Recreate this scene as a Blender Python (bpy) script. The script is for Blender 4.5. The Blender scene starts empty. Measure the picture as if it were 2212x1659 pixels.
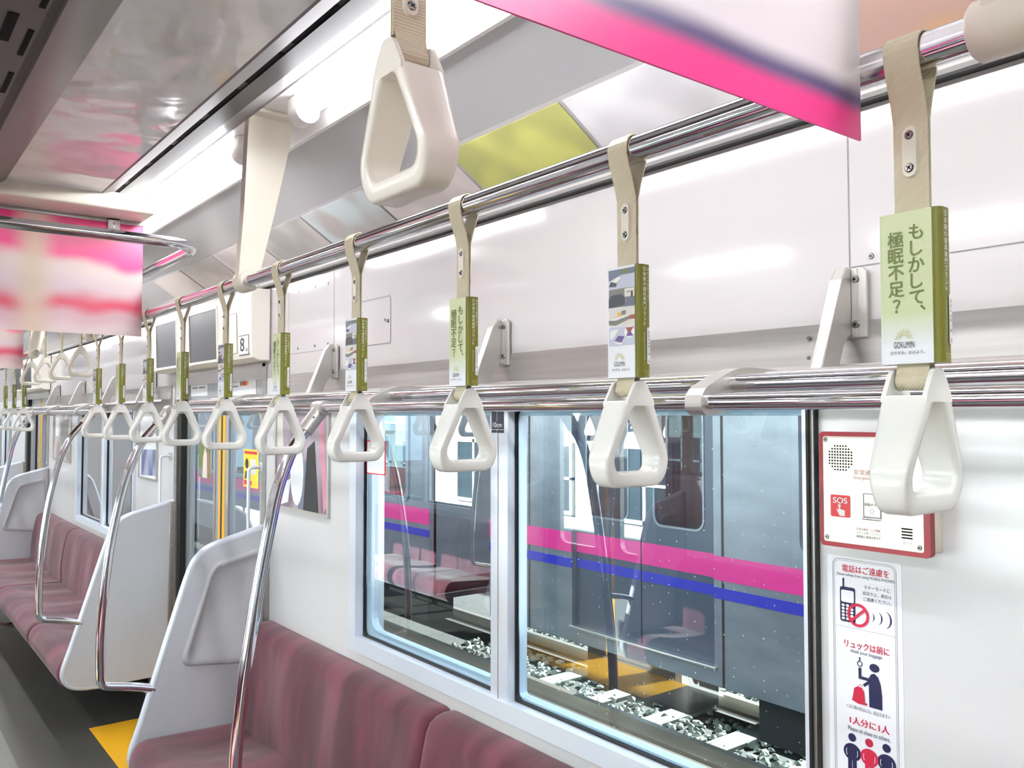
import bpy, bmesh, math, random
from mathutils import Vector, Matrix

# ------------------------------------------------------------------ camera, light, exposure
S = bpy.context.scene
COL = S.collection
F_PX, CAM_H = 1840.0, 1.58
YAW, PITCH = math.radians(37.795), math.radians(2.132)
cam = bpy.data.cameras.new('camera'); co = bpy.data.objects.new('camera', cam); COL.objects.link(co)
cam.sensor_width = 36.0; cam.lens = 36.0 * F_PX / 2212.0; cam.clip_start = 0.02; cam.clip_end = 300
co.location = (0, 0, CAM_H); co.rotation_euler = (math.pi / 2 + PITCH, 0, -YAW)
S.camera = co
w = bpy.data.worlds.new('sky'); S.world = w; w.use_nodes = True
bg = w.node_tree.nodes['Background']; bg.inputs[0].default_value = (0.66, 0.84, 1.0, 1); bg.inputs[1].default_value = 1.25
sun = bpy.data.lights.new('sun', 'SUN'); sun.energy = 24.0; sun.angle = 0.009; sun.color = (1.0, 0.95, 0.86)
so = bpy.data.objects.new('sun', sun); COL.objects.link(so)
so.rotation_euler = Vector((-1.0, -0.175, -0.455)).to_track_quat('-Z', 'Y').to_euler()
TUBE_POWER = 26.0
vs = S.view_settings
S.display_settings.display_device = 'sRGB'
vs.view_transform = 'Standard'; vs.look = 'None'; vs.exposure = 1.0; vs.gamma = 1.0; vs.use_curve_mapping = False
S.cycles.max_bounces = 10; S.cycles.transparent_max_bounces = 24; S.cycles.glossy_bounces = 5
S.cycles.sample_clamp_indirect = 6.0
random.seed(7)

# ------------------------------------------------------------------ materials
def lin(c):
    return tuple(((v / 255) / 12.92 if v / 255 <= 0.04045 else ((v / 255 + 0.055) / 1.055) ** 2.4) for v in c) + (1.0,)

def mat(name, rgb, rough=0.5, metal=0.0, spec=0.5, bump=None, noise=None, coat=0.0, sheen=0.0, sss=0.0, aniso=None):
    m = bpy.data.materials.new(name); m.use_nodes = True
    nt = m.node_tree; b = nt.nodes['Principled BSDF']
    b.inputs['Base Color'].default_value = lin(rgb); b.inputs['Roughness'].default_value = rough
    b.inputs['Metallic'].default_value = metal; b.inputs['Specular IOR Level'].default_value = spec
    b.inputs['Coat Weight'].default_value = coat; b.inputs['Sheen Weight'].default_value = sheen
    if sss:
        b.inputs['Subsurface Weight'].default_value = sss; b.inputs['Subsurface Radius'].default_value = (0.01, 0.01, 0.008)
    tc = nt.nodes.new('ShaderNodeTexCoord')
    if noise:                                  # (scale xyz, rgb2, amount)
        sc, rgb2, amt = noise
        mp = nt.nodes.new('ShaderNodeMapping'); mp.inputs['Scale'].default_value = sc
        n = nt.nodes.new('ShaderNodeTexNoise'); n.inputs['Scale'].default_value = 1.0; n.inputs['Detail'].default_value = 3
        mx = nt.nodes.new('ShaderNodeMix'); mx.data_type = 'RGBA'
        mr = nt.nodes.new('ShaderNodeMapRange'); mr.inputs[1].default_value = 0.3; mr.inputs[2].default_value = 0.7; mr.inputs[4].default_value = amt
        nt.links.new(tc.outputs['Object'], mp.inputs[0]); nt.links.new(mp.outputs[0], n.inputs[0])
        nt.links.new(n.outputs[0], mr.inputs[0]); nt.links.new(mr.outputs[0], mx.inputs[0])
        mx.inputs[6].default_value = lin(rgb); mx.inputs[7].default_value = lin(rgb2)
        nt.links.new(mx.outputs[2], b.inputs['Base Color'])
    if bump:                                   # (scale xyz, strength, distance)
        sc, st, di = bump
        mp = nt.nodes.new('ShaderNodeMapping'); mp.inputs['Scale'].default_value = sc
        n = nt.nodes.new('ShaderNodeTexNoise'); n.inputs['Scale'].default_value = 1.0; n.inputs['Detail'].default_value = 1
        bp = nt.nodes.new('ShaderNodeBump'); bp.inputs['Strength'].default_value = st; bp.inputs['Distance'].default_value = di
        nt.links.new(tc.outputs['Object'], mp.inputs[0]); nt.links.new(mp.outputs[0], n.inputs[0])
        nt.links.new(n.outputs[0], bp.inputs['Height']); nt.links.new(bp.outputs[0], b.inputs['Normal'])
    return m

def emis(name, rgb, st):
    m = bpy.data.materials.new(name); m.use_nodes = True
    b = m.node_tree.nodes['Principled BSDF']
    b.inputs['Base Color'].default_value = lin(rgb); b.inputs['Emission Color'].default_value = lin(rgb); b.inputs['Emission Strength'].default_value = st
    return m

def glass(name, tint, refl=1.0, dirt=False):
    m = bpy.data.materials.new(name); m.use_nodes = True; nt = m.node_tree; nt.nodes.clear()
    out = nt.nodes.new('ShaderNodeOutputMaterial'); tr = nt.nodes.new('ShaderNodeBsdfTransparent'); gl = nt.nodes.new('ShaderNodeBsdfGlossy')
    tr.inputs[0].default_value = tint; gl.inputs['Roughness'].default_value = 0.0
    fr = nt.nodes.new('ShaderNodeFresnel'); fr.inputs[0].default_value = 1.5
    mu = nt.nodes.new('ShaderNodeMath'); mu.operation = 'MULTIPLY'; mu.inputs[1].default_value = refl; mu.use_clamp = True
    mx = nt.nodes.new('ShaderNodeMixShader')
    ge = nt.nodes.new('ShaderNodeNewGeometry'); iv = nt.nodes.new('ShaderNodeMath'); iv.operation = 'SUBTRACT'; iv.inputs[0].default_value = 1.0
    m3 = nt.nodes.new('ShaderNodeMath'); m3.operation = 'MULTIPLY'
    nt.links.new(ge.outputs['Backfacing'], iv.inputs[1]); nt.links.new(iv.outputs[0], m3.inputs[0]); nt.links.new(mu.outputs[0], m3.inputs[1])
    nt.links.new(fr.outputs[0], mu.inputs[0]); nt.links.new(m3.outputs[0], mx.inputs[0])
    nt.links.new(tr.outputs[0], mx.inputs[1]); nt.links.new(gl.outputs[0], mx.inputs[2])
    last = mx
    if dirt:                                   # dried rain spots
        tc = nt.nodes.new('ShaderNodeTexCoord'); vo = nt.nodes.new('ShaderNodeTexVoronoi'); vo.inputs['Scale'].default_value = 26
        vo.inputs['Randomness'].default_value = 1.0
        sp = nt.nodes.new('ShaderNodeSeparateColor')
        lt = nt.nodes.new('ShaderNodeMapRange'); lt.inputs[1].default_value = 0.5; lt.inputs[2].default_value = 1.0; lt.inputs[3].default_value = 0.0; lt.inputs[4].default_value = 0.085
        le = nt.nodes.new('ShaderNodeMath'); le.operation = 'LESS_THAN'
        sc = nt.nodes.new('ShaderNodeMath'); sc.operation = 'MULTIPLY'; sc.inputs[1].default_value = 0.38
        df = nt.nodes.new('ShaderNodeBsdfDiffuse'); df.inputs[0].default_value = (.85, .9, .95, 1); m2 = nt.nodes.new('ShaderNodeMixShader')
        vo.voronoi_dimensions = '2D'; vo.inputs['Scale'].default_value = 42
        s3 = nt.nodes.new('ShaderNodeSeparateXYZ'); c3 = nt.nodes.new('ShaderNodeCombineXYZ'); nt.links.new(tc.outputs['Object'], s3.inputs[0]); nt.links.new(s3.outputs[1], c3.inputs[0]); nt.links.new(s3.outputs[2], c3.inputs[1]); nt.links.new(c3.outputs[0], vo.inputs['Vector'])
        nt.links.new(vo.outputs['Color'], sp.inputs[0]); nt.links.new(sp.outputs[0], lt.inputs[0])
        nt.links.new(vo.outputs['Distance'], le.inputs[0]); nt.links.new(lt.outputs[0], le.inputs[1]); nt.links.new(le.outputs[0], sc.inputs[0])
        bk = nt.nodes.new('ShaderNodeMath'); bk.operation = 'MULTIPLY'; nt.links.new(sc.outputs[0], bk.inputs[0]); nt.links.new(iv.outputs[0], bk.inputs[1]); nt.links.new(bk.outputs[0], m2.inputs[0]); nt.links.new(mx.outputs[0], m2.inputs[1]); nt.links.new(df.outputs[0], m2.inputs[2]); last = m2
    nt.links.new(last.outputs[0], out.inputs[0])
    return m

def seat_cloth(name, c1, c2):
    m = mat(name, c1, 0.85, sheen=0.25)
    nt = m.node_tree; b = nt.nodes['Principled BSDF']; tc = nt.nodes.new('ShaderNodeTexCoord')
    mp = nt.nodes.new('ShaderNodeMapping'); mp.inputs['Scale'].default_value = (3, 9, 2)
    n = nt.nodes.new('ShaderNodeTexNoise'); n.inputs['Scale'].default_value = 1; n.inputs['Detail'].default_value = 2
    n2 = nt.nodes.new('ShaderNodeTexNoise'); n2.inputs['Scale'].default_value = 420; n2.inputs['Detail'].default_value = 1
    mr = nt.nodes.new('ShaderNodeMapRange'); mr.inputs[1].default_value = 0.38; mr.inputs[2].default_value = 0.66
    mx = nt.nodes.new('ShaderNodeMix'); mx.data_type = 'RGBA'; mx.inputs[6].default_value = lin(c1); mx.inputs[7].default_value = lin(c2)
    m2 = nt.nodes.new('ShaderNodeMix'); m2.data_type = 'RGBA'; m2.blend_type = 'MULTIPLY'; m2.inputs[0].default_value = 0.45
    bp = nt.nodes.new('ShaderNodeBump'); bp.inputs['Strength'].default_value = 0.25; bp.inputs['Distance'].default_value = 0.002
    L = nt.links.new
    L(tc.outputs['Object'], mp.inputs[0]); L(mp.outputs[0], n.inputs[0]); L(n.outputs[0], mr.inputs[0]); L(mr.outputs[0], mx.inputs[0])
    L(tc.outputs['Object'], n2.inputs[0]); L(mx.outputs[2], m2.inputs[6]); L(n2.outputs[0], m2.inputs[7]); L(m2.outputs[2], b.inputs['Base Color'])
    L(n2.outputs[0], bp.inputs['Height']); L(bp.outputs[0], b.inputs['Normal'])
    return m

def webbing(name, c1, c2):
    m = mat(name, c1, 0.45)
    nt = m.node_tree; b = nt.nodes['Principled BSDF']; tc = nt.nodes.new('ShaderNodeTexCoord')
    mp = nt.nodes.new('ShaderNodeMapping'); mp.inputs['Rotation'].default_value = (math.radians(38), 0, 0)
    wv = nt.nodes.new('ShaderNodeTexWave'); wv.bands_direction = 'Z'; wv.inputs['Scale'].default_value = 150; wv.inputs['Distortion'].default_value = 1.0
    mx = nt.nodes.new('ShaderNodeMix'); mx.data_type = 'RGBA'; mx.inputs[6].default_value = lin(c1); mx.inputs[7].default_value = lin(c2)
    bp = nt.nodes.new('ShaderNodeBump'); bp.inputs['Strength'].default_value = 0.3; bp.inputs['Distance'].default_value = 0.001
    L = nt.links.new
    L(tc.outputs['Object'], mp.inputs[0]); L(mp.outputs[0], wv.inputs[0]); L(wv.outputs[0], mx.inputs[0]); L(mx.outputs[2], b.inputs['Base Color'])
    L(wv.outputs[0], bp.inputs['Height']); L(bp.outputs[0], b.inputs['Normal'])
    return m

def blotch(name, stops, scale, rough=0.35, axis=None):
    """printed artwork made of soft colour areas (a ramp over noise)"""
    m = mat(name, (200, 200, 200), rough)
    nt = m.node_tree; b = nt.nodes['Principled BSDF']; tc = nt.nodes.new('ShaderNodeTexCoord')
    mp = nt.nodes.new('ShaderNodeMapping'); mp.inputs['Scale'].default_value = scale
    n = nt.nodes.new('ShaderNodeTexNoise'); n.inputs['Scale'].default_value = 1; n.inputs['Detail'].default_value = 1
    r = nt.nodes.new('ShaderNodeValToRGB'); r.color_ramp.interpolation = 'EASE'
    while len(r.color_ramp.elements) < len(stops): r.color_ramp.elements.new(0.5)
    for e, (p, c) in zip(r.color_ramp.elements, stops): e.position = p; e.color = lin(c)
    L = nt.links.new
    L(tc.outputs['Object'], mp.inputs[0]); L(mp.outputs[0], n.inputs[0]); L(n.outputs[0], r.inputs[0]); L(r.outputs[0], b.inputs['Base Color'])
    return m

def zfade(name, z0, z1, c0, c1, rough):
    """print that fades from one ink to another along the height of the sheet"""
    m = mat(name, c0, rough); nt = m.node_tree; b = nt.nodes['Principled BSDF']; tc = nt.nodes.new('ShaderNodeTexCoord')
    sp = nt.nodes.new('ShaderNodeSeparateXYZ'); mr = nt.nodes.new('ShaderNodeMapRange'); mr.inputs[1].default_value = z0; mr.inputs[2].default_value = z1
    mx = nt.nodes.new('ShaderNodeMix'); mx.data_type = 'RGBA'; mx.inputs[6].default_value = lin(c0); mx.inputs[7].default_value = lin(c1)
    L = nt.links.new
    L(tc.outputs['Object'], sp.inputs[0]); L(sp.outputs[2], mr.inputs[0]); L(mr.outputs[0], mx.inputs[0]); L(mx.outputs[2], b.inputs['Base Color'])
    return m

M = {
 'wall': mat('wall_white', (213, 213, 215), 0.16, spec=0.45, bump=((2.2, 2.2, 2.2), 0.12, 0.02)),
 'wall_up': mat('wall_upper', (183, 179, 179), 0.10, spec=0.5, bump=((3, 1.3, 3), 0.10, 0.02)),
 'cove': mat('cove_panel', (196, 196, 198), 0.16, spec=0.6, bump=((3, 1.3, 3), 0.06, 0.02)),
 'ceil': mat('ceiling_plate', (240, 241, 240), 0.08, spec=0.8, bump=((9, 9, 9), 0.30, 0.02), noise=((14, 14, 14), (228, 229, 226), 1.0)),
 'duct': mat('duct_grey', (98, 92, 90), 0.4),
 'bandlight': mat('band_light', (132, 128, 130), 0.4),
 'banddark': mat('band_dark', (52, 49, 50), 0.45),
 'black': mat('black', (4, 4, 4), 0.6, spec=0.1),
 'rubber': mat('rubber', (14, 15, 17), 0.55),
 'trough': mat('trough_white', (245, 243, 241), 0.4),
 'cream': mat('cream_paint', (228, 221, 206), 0.35),
 'creambox': mat('cream_box', (236, 231, 220), 0.35),
 'chrome': mat('chrome', (225, 225, 228), 0.07, metal=1.0),
 'steel': mat('brushed_steel', (200, 197, 193), 0.32, metal=0.85),
 'alu': mat('aluminium', (172, 169, 166), 0.33, metal=0.8, noise=((60, 2, 60), (150, 147, 145), 0.7)),
 'railalu': mat('rail_aluminium', (196, 194, 192), 0.35, metal=0.3), 'cast': mat('cast_aluminium', (190, 187, 183), 0.38, metal=0.75),
 'frame': mat('anodised_frame', (222, 229, 240), 0.3, metal=0.2),
 'screw': mat('screw', (140, 138, 135), 0.25, metal=1.0),
 'handle': mat('ivory_plastic', (238, 239, 234), 0.2, spec=0.5, coat=0.2),
 'blank': mat('ivory_plastic_warm', (238, 235, 222), 0.25, spec=0.5),
 'belt': webbing('webbing', (216, 208, 182), (192, 183, 152)),
 'clip': mat('ivory_clip', (226, 221, 206), 0.3),
 'olive': mat('olive_print', (114, 114, 28), 0.35),
 'pale': zfade('pale_green_print', 1.640, 1.672, (240, 244, 250), (209, 219, 176), 0.25),
 'paper': mat('paper_white', (240, 243, 248), 0.3),
 'oliveink': mat('olive_ink', (108, 121, 58), 0.5), 'gold': mat('gold_ink', (188, 180, 104), 0.5),
 'ink': mat('black_ink', (28, 28, 30), 0.5), 'navy': mat('navy_ink', (22, 23, 70), 0.45), 'red': mat('red_ink', (188, 22, 60), 0.45),
 'white': mat('white_ink', (240, 240, 238), 0.4), 'brown': mat('brown_ink', (160, 104, 84), 0.5), 'greyink': mat('grey_ink', (110, 108, 106), 0.5),
 'ph1': mat('photo_blue', (196, 203, 220), 0.3), 'ph2': mat('photo_dark', (66, 70, 78), 0.3), 'ph3': mat('photo_grey', (126, 126, 122), 0.3),
 'ph4': mat('photo_purple', (104, 88, 140), 0.3), 'ph5': mat('photo_rust', (160, 90, 72), 0.3), 'ph6': mat('photo_yellow', (226, 178, 72), 0.3), 'ph7': mat('photo_slate', (106, 114, 134), 0.3),
 'ph9': mat('photo_rose', (206, 136, 158), 0.3), 'ph8': mat('photo_cream', (224, 220, 212), 0.3),
 'seat': seat_cloth('burgundy_plush', (84, 29, 45), (126, 60, 80)),
 'part': mat('partition_grey', (196, 198, 205), 0.32, spec=0.5), 'partin': mat('partition_inset', (180, 180, 184), 0.38),
 'sosred': mat('sos_red', (205, 26, 42), 0.35), 'boxred': mat('box_red', (140, 16, 36), 0.35), 'boxface': mat('box_face', (232, 230, 220), 0.3, metal=0.15),
 'screen': mat('screen_black', (52, 52, 57), 0.35, spec=0.4),
 'yellow': mat('yellow_strip', (240, 180, 40), 0.4),
 'stickyellow': mat('sticker_yellow', (248, 212, 44), 0.4), 'door': mat('door_steel', (188, 192, 196), 0.3, metal=0.6),
 'sticker': mat('sticker_white', (238, 239, 246), 0.25),
 'heater': mat('seat_base_grey', (34, 33, 33), 0.5),
 'glass': glass('window_glass', (0.86, 0.94, 0.97, 1), 3.2), 'glassd': glass('window_glass_spotted', (0.84, 0.93, 0.96, 1), 3.2, True),
 'glasst': glass('train_glass', (0.8, 0.88, 0.9, 1), 1.2),
 'tube': emis('fluorescent', (250, 251, 255), TUBE_POWER),
 'pink': mat('magenta_stripe', (206, 36, 124), 0.4), 'blue': mat('blue_stripe', (34, 44, 160), 0.35),
 'body': mat('stainless_body', (138, 144, 152), 0.35, metal=0.6, noise=((0.2, 3, 8), (120, 126, 134), 1.0)),
 'tdoor': mat('train_door', (74, 84, 98), 0.4, metal=0.4), 'dark': mat('underfloor_dark', (34, 35, 38), 0.7), 'roof': mat('roof_grey', (110, 112, 115), 0.6),
 'tin': mat('interior_dark', (96, 92, 96), 0.6), 'tpink': mat('red_panel', (222, 70, 84), 0.5),
 'ground': mat('ballast_bed', (70, 72, 70), 0.9, noise=((30, 30, 30), (40, 42, 42), 1.0)),
 'stone': mat('ballast_stone', (176, 186, 180), 0.85, noise=((9, 9, 9), (110, 116, 112), 1.0)),
 'rail': mat('rail_steel', (170, 160, 150), 0.35, metal=0.8), 'conc': mat('concrete', (140, 146, 138), 0.8),
 'bwall': mat('building_cream', (236, 232, 206), 0.8), 'bwhite': mat('building_white', (240, 240, 236), 0.8), 'bglass': mat('building_glass', (62, 78, 84), 0.15, spec=0.7),
}

# ------------------------------------------------------------------ geometry helpers
CX = 0.105                                     # centre line of the car
class MB:
    def __init__(s): s.v = []; s.f = []; s.m = []; s.mats = []; s.sm = []
    def mi(s, k):
        if k not in s.mats: s.mats.append(k)
        return s.mats.index(k)
    def add(s, vs, fs, k, smooth=False):
        o = len(s.v); i = s.mi(k); s.v += [tuple(p) for p in vs]
        for f in fs: s.f.append([o + a for a in f]); s.m.append(i); s.sm.append(smooth)
        return s
    def box(s, x0, x1, y0, y1, z0, z1, k, bev=0.0, seg=2):
        if bev:
            bm = bmesh.new(); bmesh.ops.create_cube(bm, size=1.0)
            for v in bm.verts: v.co = Vector(((x0 + x1) / 2 + v.co.x * (x1 - x0), (y0 + y1) / 2 + v.co.y * (y1 - y0), (z0 + z1) / 2 + v.co.z * (z1 - z0)))
            bmesh.ops.bevel(bm, geom=bm.edges[:], offset=bev, segments=seg, affect='EDGES', profile=0.5)
            return s.bm(bm, k, True)
        vs = [(x, y, z) for x in (x0, x1) for y in (y0, y1) for z in (z0, z1)]
        return s.add(vs, [(0, 1, 3, 2), (4, 6, 7, 5), (0, 4, 5, 1), (2, 3, 7, 6), (0, 2, 6, 4), (1, 5, 7, 3)], k)
    def bm(s, bm, k, smooth=False):
        bm.verts.ensure_lookup_table(); bm.verts.index_update()
        s.add([v.co[:] for v in bm.verts], [[v.index for v in f.verts] for f in bm.faces], k, smooth); bm.free(); return s
    def tube(s, pts, r, k, n=14, caps=True, rs=None):
        pts = [Vector(p) for p in pts]; rings = []; up = None
        for i, p in enumerate(pts):
            t = ((pts[min(i + 1, len(pts) - 1)] - pts[max(i - 1, 0)])).normalized()
            if up is None: up = Vector((0, 0, 1)) if abs(t.z) < 0.9 else Vector((0, 1, 0))
            a = (up - t * up.dot(t)).normalized(); up = a; b = t.cross(a); rr = rs[i] if rs else r
            rings.append([p + (a * math.cos(2 * math.pi * j / n) + b * math.sin(2 * math.pi * j / n)) * rr for j in range(n)])
        vs = [q for R in rings for q in R]; fs = []
        for i in range(len(pts) - 1):
            for j in range(n): fs.append((i * n + j, i * n + (j + 1) % n, (i + 1) * n + (j + 1) % n, (i + 1) * n + j))
        s.add(vs, fs, k, True)
        if caps: s.add(rings[0], [list(range(n))[::-1]], k); s.add(rings[-1], [list(range(n))], k)
        return s
    def prism(s, poly, axis, a0, a1, k, bev=0.0, smooth=False):
        """poly: 2D outline; axis 'x': poly=(y,z), 'y': poly=(x,z), 'z': poly=(x,y)"""
        def P(p, a): return {'x': (a, p[0], p[1]), 'y': (p[0], a, p[1]), 'z': (p[0], p[1], a)}[axis]
        bm = bmesh.new(); A = [bm.verts.new(P(p, a0)) for p in poly]; B = [bm.verts.new(P(p, a1)) for p in poly]; n = len(poly)
        fa = bm.faces.new(A[::-1]); fb = bm.faces.new(B)
        for i in range(n): bm.faces.new((A[i], A[(i + 1) % n], B[(i + 1) % n], B[i]))
        if bev:
            ed = [e for e in bm.edges if e in fa.edges[:] or e in fb.edges[:]]
            bmesh.ops.bevel(bm, geom=ed, offset=bev, segments=2, affect='EDGES', profile=0.5)
        return s.bm(bm, k, smooth)
    def ring(s, outer, inner, axis, a0, a1, k):
        """frame between two outlines of equal length"""
        def P(p, a): return {'x': (a, p[0], p[1]), 'y': (p[0], a, p[1])}[axis]
        n = len(outer); vs = [P(p, a) for a in (a0, a1) for L in (outer, inner) for p in L]; fs = []
        for i in range(n):
            j = (i + 1) % n
            fs += [(i, j, n + j, n + i), (2 * n + i, 3 * n + i, 3 * n + j, 2 * n + j), (i, 2 * n + i, 2 * n + j, j), (n + i, n + j, 3 * n + j, 3 * n + i)]
        return s.add(vs, fs, k)
    def disc(s, c, r, axis, d, k, n=12, ry=None, dome=0.0):
        """small flat or domed disc facing +-axis"""
        ry = ry or r
        def P(a, b, h): return {'x': (c[0] + h, c[1] + a, c[2] + b), 'y': (c[0] + a, c[1] + h, c[2] + b), 'z': (c[0] + a, c[1] + b, c[2] + h)}[axis]
        vs = [P(r * math.cos(2 * math.pi * i / n), ry * math.sin(2 * math.pi * i / n), 0) for i in range(n)]
        vs += [P(r * .8 * math.cos(2 * math.pi * i / n), ry * .8 * math.sin(2 * math.pi * i / n), d) for i in range(n)]
        fs = [(i, (i + 1) % n, n + (i + 1) % n, n + i) for i in range(n)] + [list(range(n, 2 * n))]
        return s.add(vs, fs, k)
    def sheet(s, prof, ys, k, smooth=False, closed=False):
        """extrude an (x,z) profile along y stations; prof may be a function of y"""
        n = len(prof(ys[0]) if callable(prof) else prof); vs = []; fs = []
        for y in ys: vs += [(p[0], y, p[1]) for p in (prof(y) if callable(prof) else prof)]
        for i in range(len(ys) - 1):
            for j in range(n if closed else n - 1):
                jj = (j + 1) % n; fs.append((i * n + j, i * n + jj, (i + 1) * n + jj, (i + 1) * n + j))
        return s.add(vs, fs, k, smooth)
    def mirror(s):
        s.v = [(2 * CX - x, y, z) for x, y, z in s.v]; s.f = [f[::-1] for f in s.f]; return s
    def shift(s, dx=0, dy=0, dz=0): s.v = [(x + dx, y + dy, z + dz) for x, y, z in s.v]; return s
    def build(s, name, parent=None, fixn=False):
        me = bpy.data.meshes.new(name); me.from_pydata(s.v, [], s.f)
        for k in s.mats: me.materials.append(M[k])
        me.polygons.foreach_set('material_index', s.m); me.polygons.foreach_set('use_smooth', s.sm); me.update()
        if fixn:
            bm = bmesh.new(); bm.from_mesh(me); bmesh.ops.recalc_face_normals(bm, faces=bm.faces[:]); bm.to_mesh(me); bm.free()
        o = bpy.data.objects.new(name, me); COL.objects.link(o)
        if parent is not None:
            o.parent = parent; o.matrix_parent_inverse = Matrix.Identity(4)
            if world_loc(parent).length: me.transform(Matrix.Translation(-Vector(world_loc(parent))))
        return o

def world_loc(o):
    p = Vector(o.location)
    while o.parent is not None: o = o.parent; p += Vector(o.location)
    return p

def tag(o, label, cat, group=None, kind=None):
    o['label'] = label; o['category'] = cat
    if group: o['group'] = group
    if kind: o['kind'] = kind
    return o

def thing(name, label, cat, loc=(0, 0, 0), group=None):
    o = bpy.data.objects.new(name, None); o.empty_display_size = 0.05; COL.objects.link(o); o.location = loc
    return tag(o, label, cat, group)

def struct(o): o['kind'] = 'structure'; return o

KIDS = {}
def copy_tree(o, loc=None, parent=None):
    c = o.copy(); COL.objects.link(c)
    if parent is not None: c.parent = parent
    if loc is not None: c.location = loc
    for ch in [q for q in COL.objects if q.parent == o]: copy_tree(ch, None, c)
    return c

_tc = {}
def glyphs(text, bold=0.0):
    """flat outline of a text: (verts2d, faces, width) at size 1, baseline at 0"""
    key = (text, bold)
    if key in _tc: return _tc[key]
    cu = bpy.data.curves.new('t', 'FONT'); cu.body = text; cu.resolution_u = 5 if text.isascii() else 2; cu.offset = bold
    o = bpy.data.objects.new('t', cu); COL.objects.link(o)
    me = bpy.data.meshes.new_from_object(o.evaluated_get(bpy.context.evaluated_depsgraph_get()))
    vs = [(v.co.x, v.co.y) for v in me.vertices]; fs = [list(p.vertices) for p in me.polygons]
    bpy.data.objects.remove(o); bpy.data.curves.remove(cu); bpy.data.meshes.remove(me)
    _tc[key] = (vs, fs); return _tc[key]

def lift(mb, place):
    """every print layer lies a hair above the one before it, along the outward side of its sheet"""
    o, r, u = Vector(place(0, 0)), Vector(place(1, 0)), Vector(place(0, 1)); n = (r - o).cross(u - o)
    n = n.normalized() if n.length > 1e-9 else Vector((-1, 0, 0)); mb.lay = getattr(mb, 'lay', 0) + 1
    d = n * (mb.lay * 4e-6)
    return lambda a, b: tuple(Vector(place(a, b)) + d)

def text(mb, s, place, size, k, width=None, bold=0.0, cx=0.0, cy=0.0, maxh=None):
    """horizontal text centred on (cx,cy) in a local frame; place(a,b)->3D"""
    vs, fs = glyphs(s)
    if not vs: return
    x0, x1 = min(v[0] for v in vs), max(v[0] for v in vs); y0, y1 = min(v[1] for v in vs), max(v[1] for v in vs)
    sx = width / (x1 - x0) if width else size; sy = size
    if maxh: sy = maxh / (y1 - y0)
    for d in ((0.0,) if not bold else (-bold, 0.0, bold)):
        P_ = lift(mb, place); mb.add([P_(cx + (a + d - (x0 + x1) / 2) * sx, cy + (b + d * .4 - (y0 + y1) / 2) * sy) for a, b in vs], fs, k)

def vtext(mb, s, place, top, pitch, cx, size, k, bold=0.0, sx=1.0):
    """vertical column of characters"""
    for i, ch in enumerate(s):
        vs, fs = glyphs(ch)
        if not vs: continue
        x0, x1 = min(v[0] for v in vs), max(v[0] for v in vs); y0, y1 = min(v[1] for v in vs), max(v[1] for v in vs)
        mx, my = (x0 + x1) / 2, (y0 + y1) / 2
        ox = oy = 0.0
        if ch in '、。': ox, oy = size * 0.33, size * 0.33
        rot = ch == 'ー'
        out = []
        for a, b in vs:
            a, b = (a - mx) * size, (b - my) * size
            if rot: a, b = b, -a
            out.append((cx + a * sx + ox, top - pitch * (i + 0.5) + b + oy))
        for d, e in (((0, 0),) if not bold else ((-bold, 0), (bold, 0), (0, bold), (0, -bold))): P_ = lift(mb, place); mb.add([P_(a + d * size, b + e * size) for a, b in out], fs, k)

def poly2(mb, pts, place, k): P_ = lift(mb, place); mb.add([P_(a, b) for a, b in pts], [list(range(len(pts)))], k)
def circ(cx, cy, r, n=24, a0=0, a1=2 * math.pi, ry=None):
    full = abs(a1 - a0 - 2 * math.pi) < 1e-6; ry = ry or r
    return [(cx + r * math.cos(a0 + (a1 - a0) * i / (n if full else n - 1)), cy + ry * math.sin(a0 + (a1 - a0) * i / (n if full else n - 1))) for i in range(n)]
def rrect(x0, x1, y0, y1, r, n=5, corners=(1, 1, 1, 1)):
    out = []
    for (cx, cy, a, on) in ((x1 - r, y1 - r, 0, corners[0]), (x0 + r, y1 - r, 90, corners[1]), (x0 + r, y0 + r, 180, corners[2]), (x1 - r, y0 + r, 270, corners[3])):
        if on: out += [(cx + r * math.cos(math.radians(a + 90 * i / n)), cy + r * math.sin(math.radians(a + 90 * i / n))) for i in range(n + 1)]
        else:
            q = {0: (x1, y1), 90: (x0, y1), 180: (x0, y0), 270: (x1, y0)}[a]; out += [q] * (n + 1)
    return out
def band(mb, pts, wd, place, k):
    """flat line of a given width through 2D points, mitred; closed when it ends where it began"""
    closed = math.hypot(pts[0][0] - pts[-1][0], pts[0][1] - pts[-1][1]) < 1e-4 and len(pts) > 3
    P = pts[:-1] if closed else pts; n = len(P); L, R = [], []
    for i in range(n):
        a = P[i - 1] if (closed or i) else P[i]; c = P[(i + 1) % n] if (closed or i < n - 1) else P[i]; b = P[i]
        d1 = Vector((b[0] - a[0], b[1] - a[1])); d2 = Vector((c[0] - b[0], c[1] - b[1]))
        d1 = d1.normalized() if d1.length > 1e-9 else d2.normalized(); d2 = d2.normalized() if d2.length > 1e-9 else d1
        m = Vector((-(d1 + d2).y, (d1 + d2).x)); m = m.normalized() if m.length > 1e-6 else Vector((-d1.y, d1.x)); q = max(.5, m.dot(Vector((-d1.y, d1.x)))); m = m * (wd / 2 / q)
        L.append((b[0] + m.x, b[1] + m.y)); R.append((b[0] - m.x, b[1] - m.y))
    P_ = lift(mb, place); mb.add([P_(a, b) for a, b in L + R], [(i, (i + 1) % n, n + (i + 1) % n, n + i) for i in range(n if closed else n - 1)], k)
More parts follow.
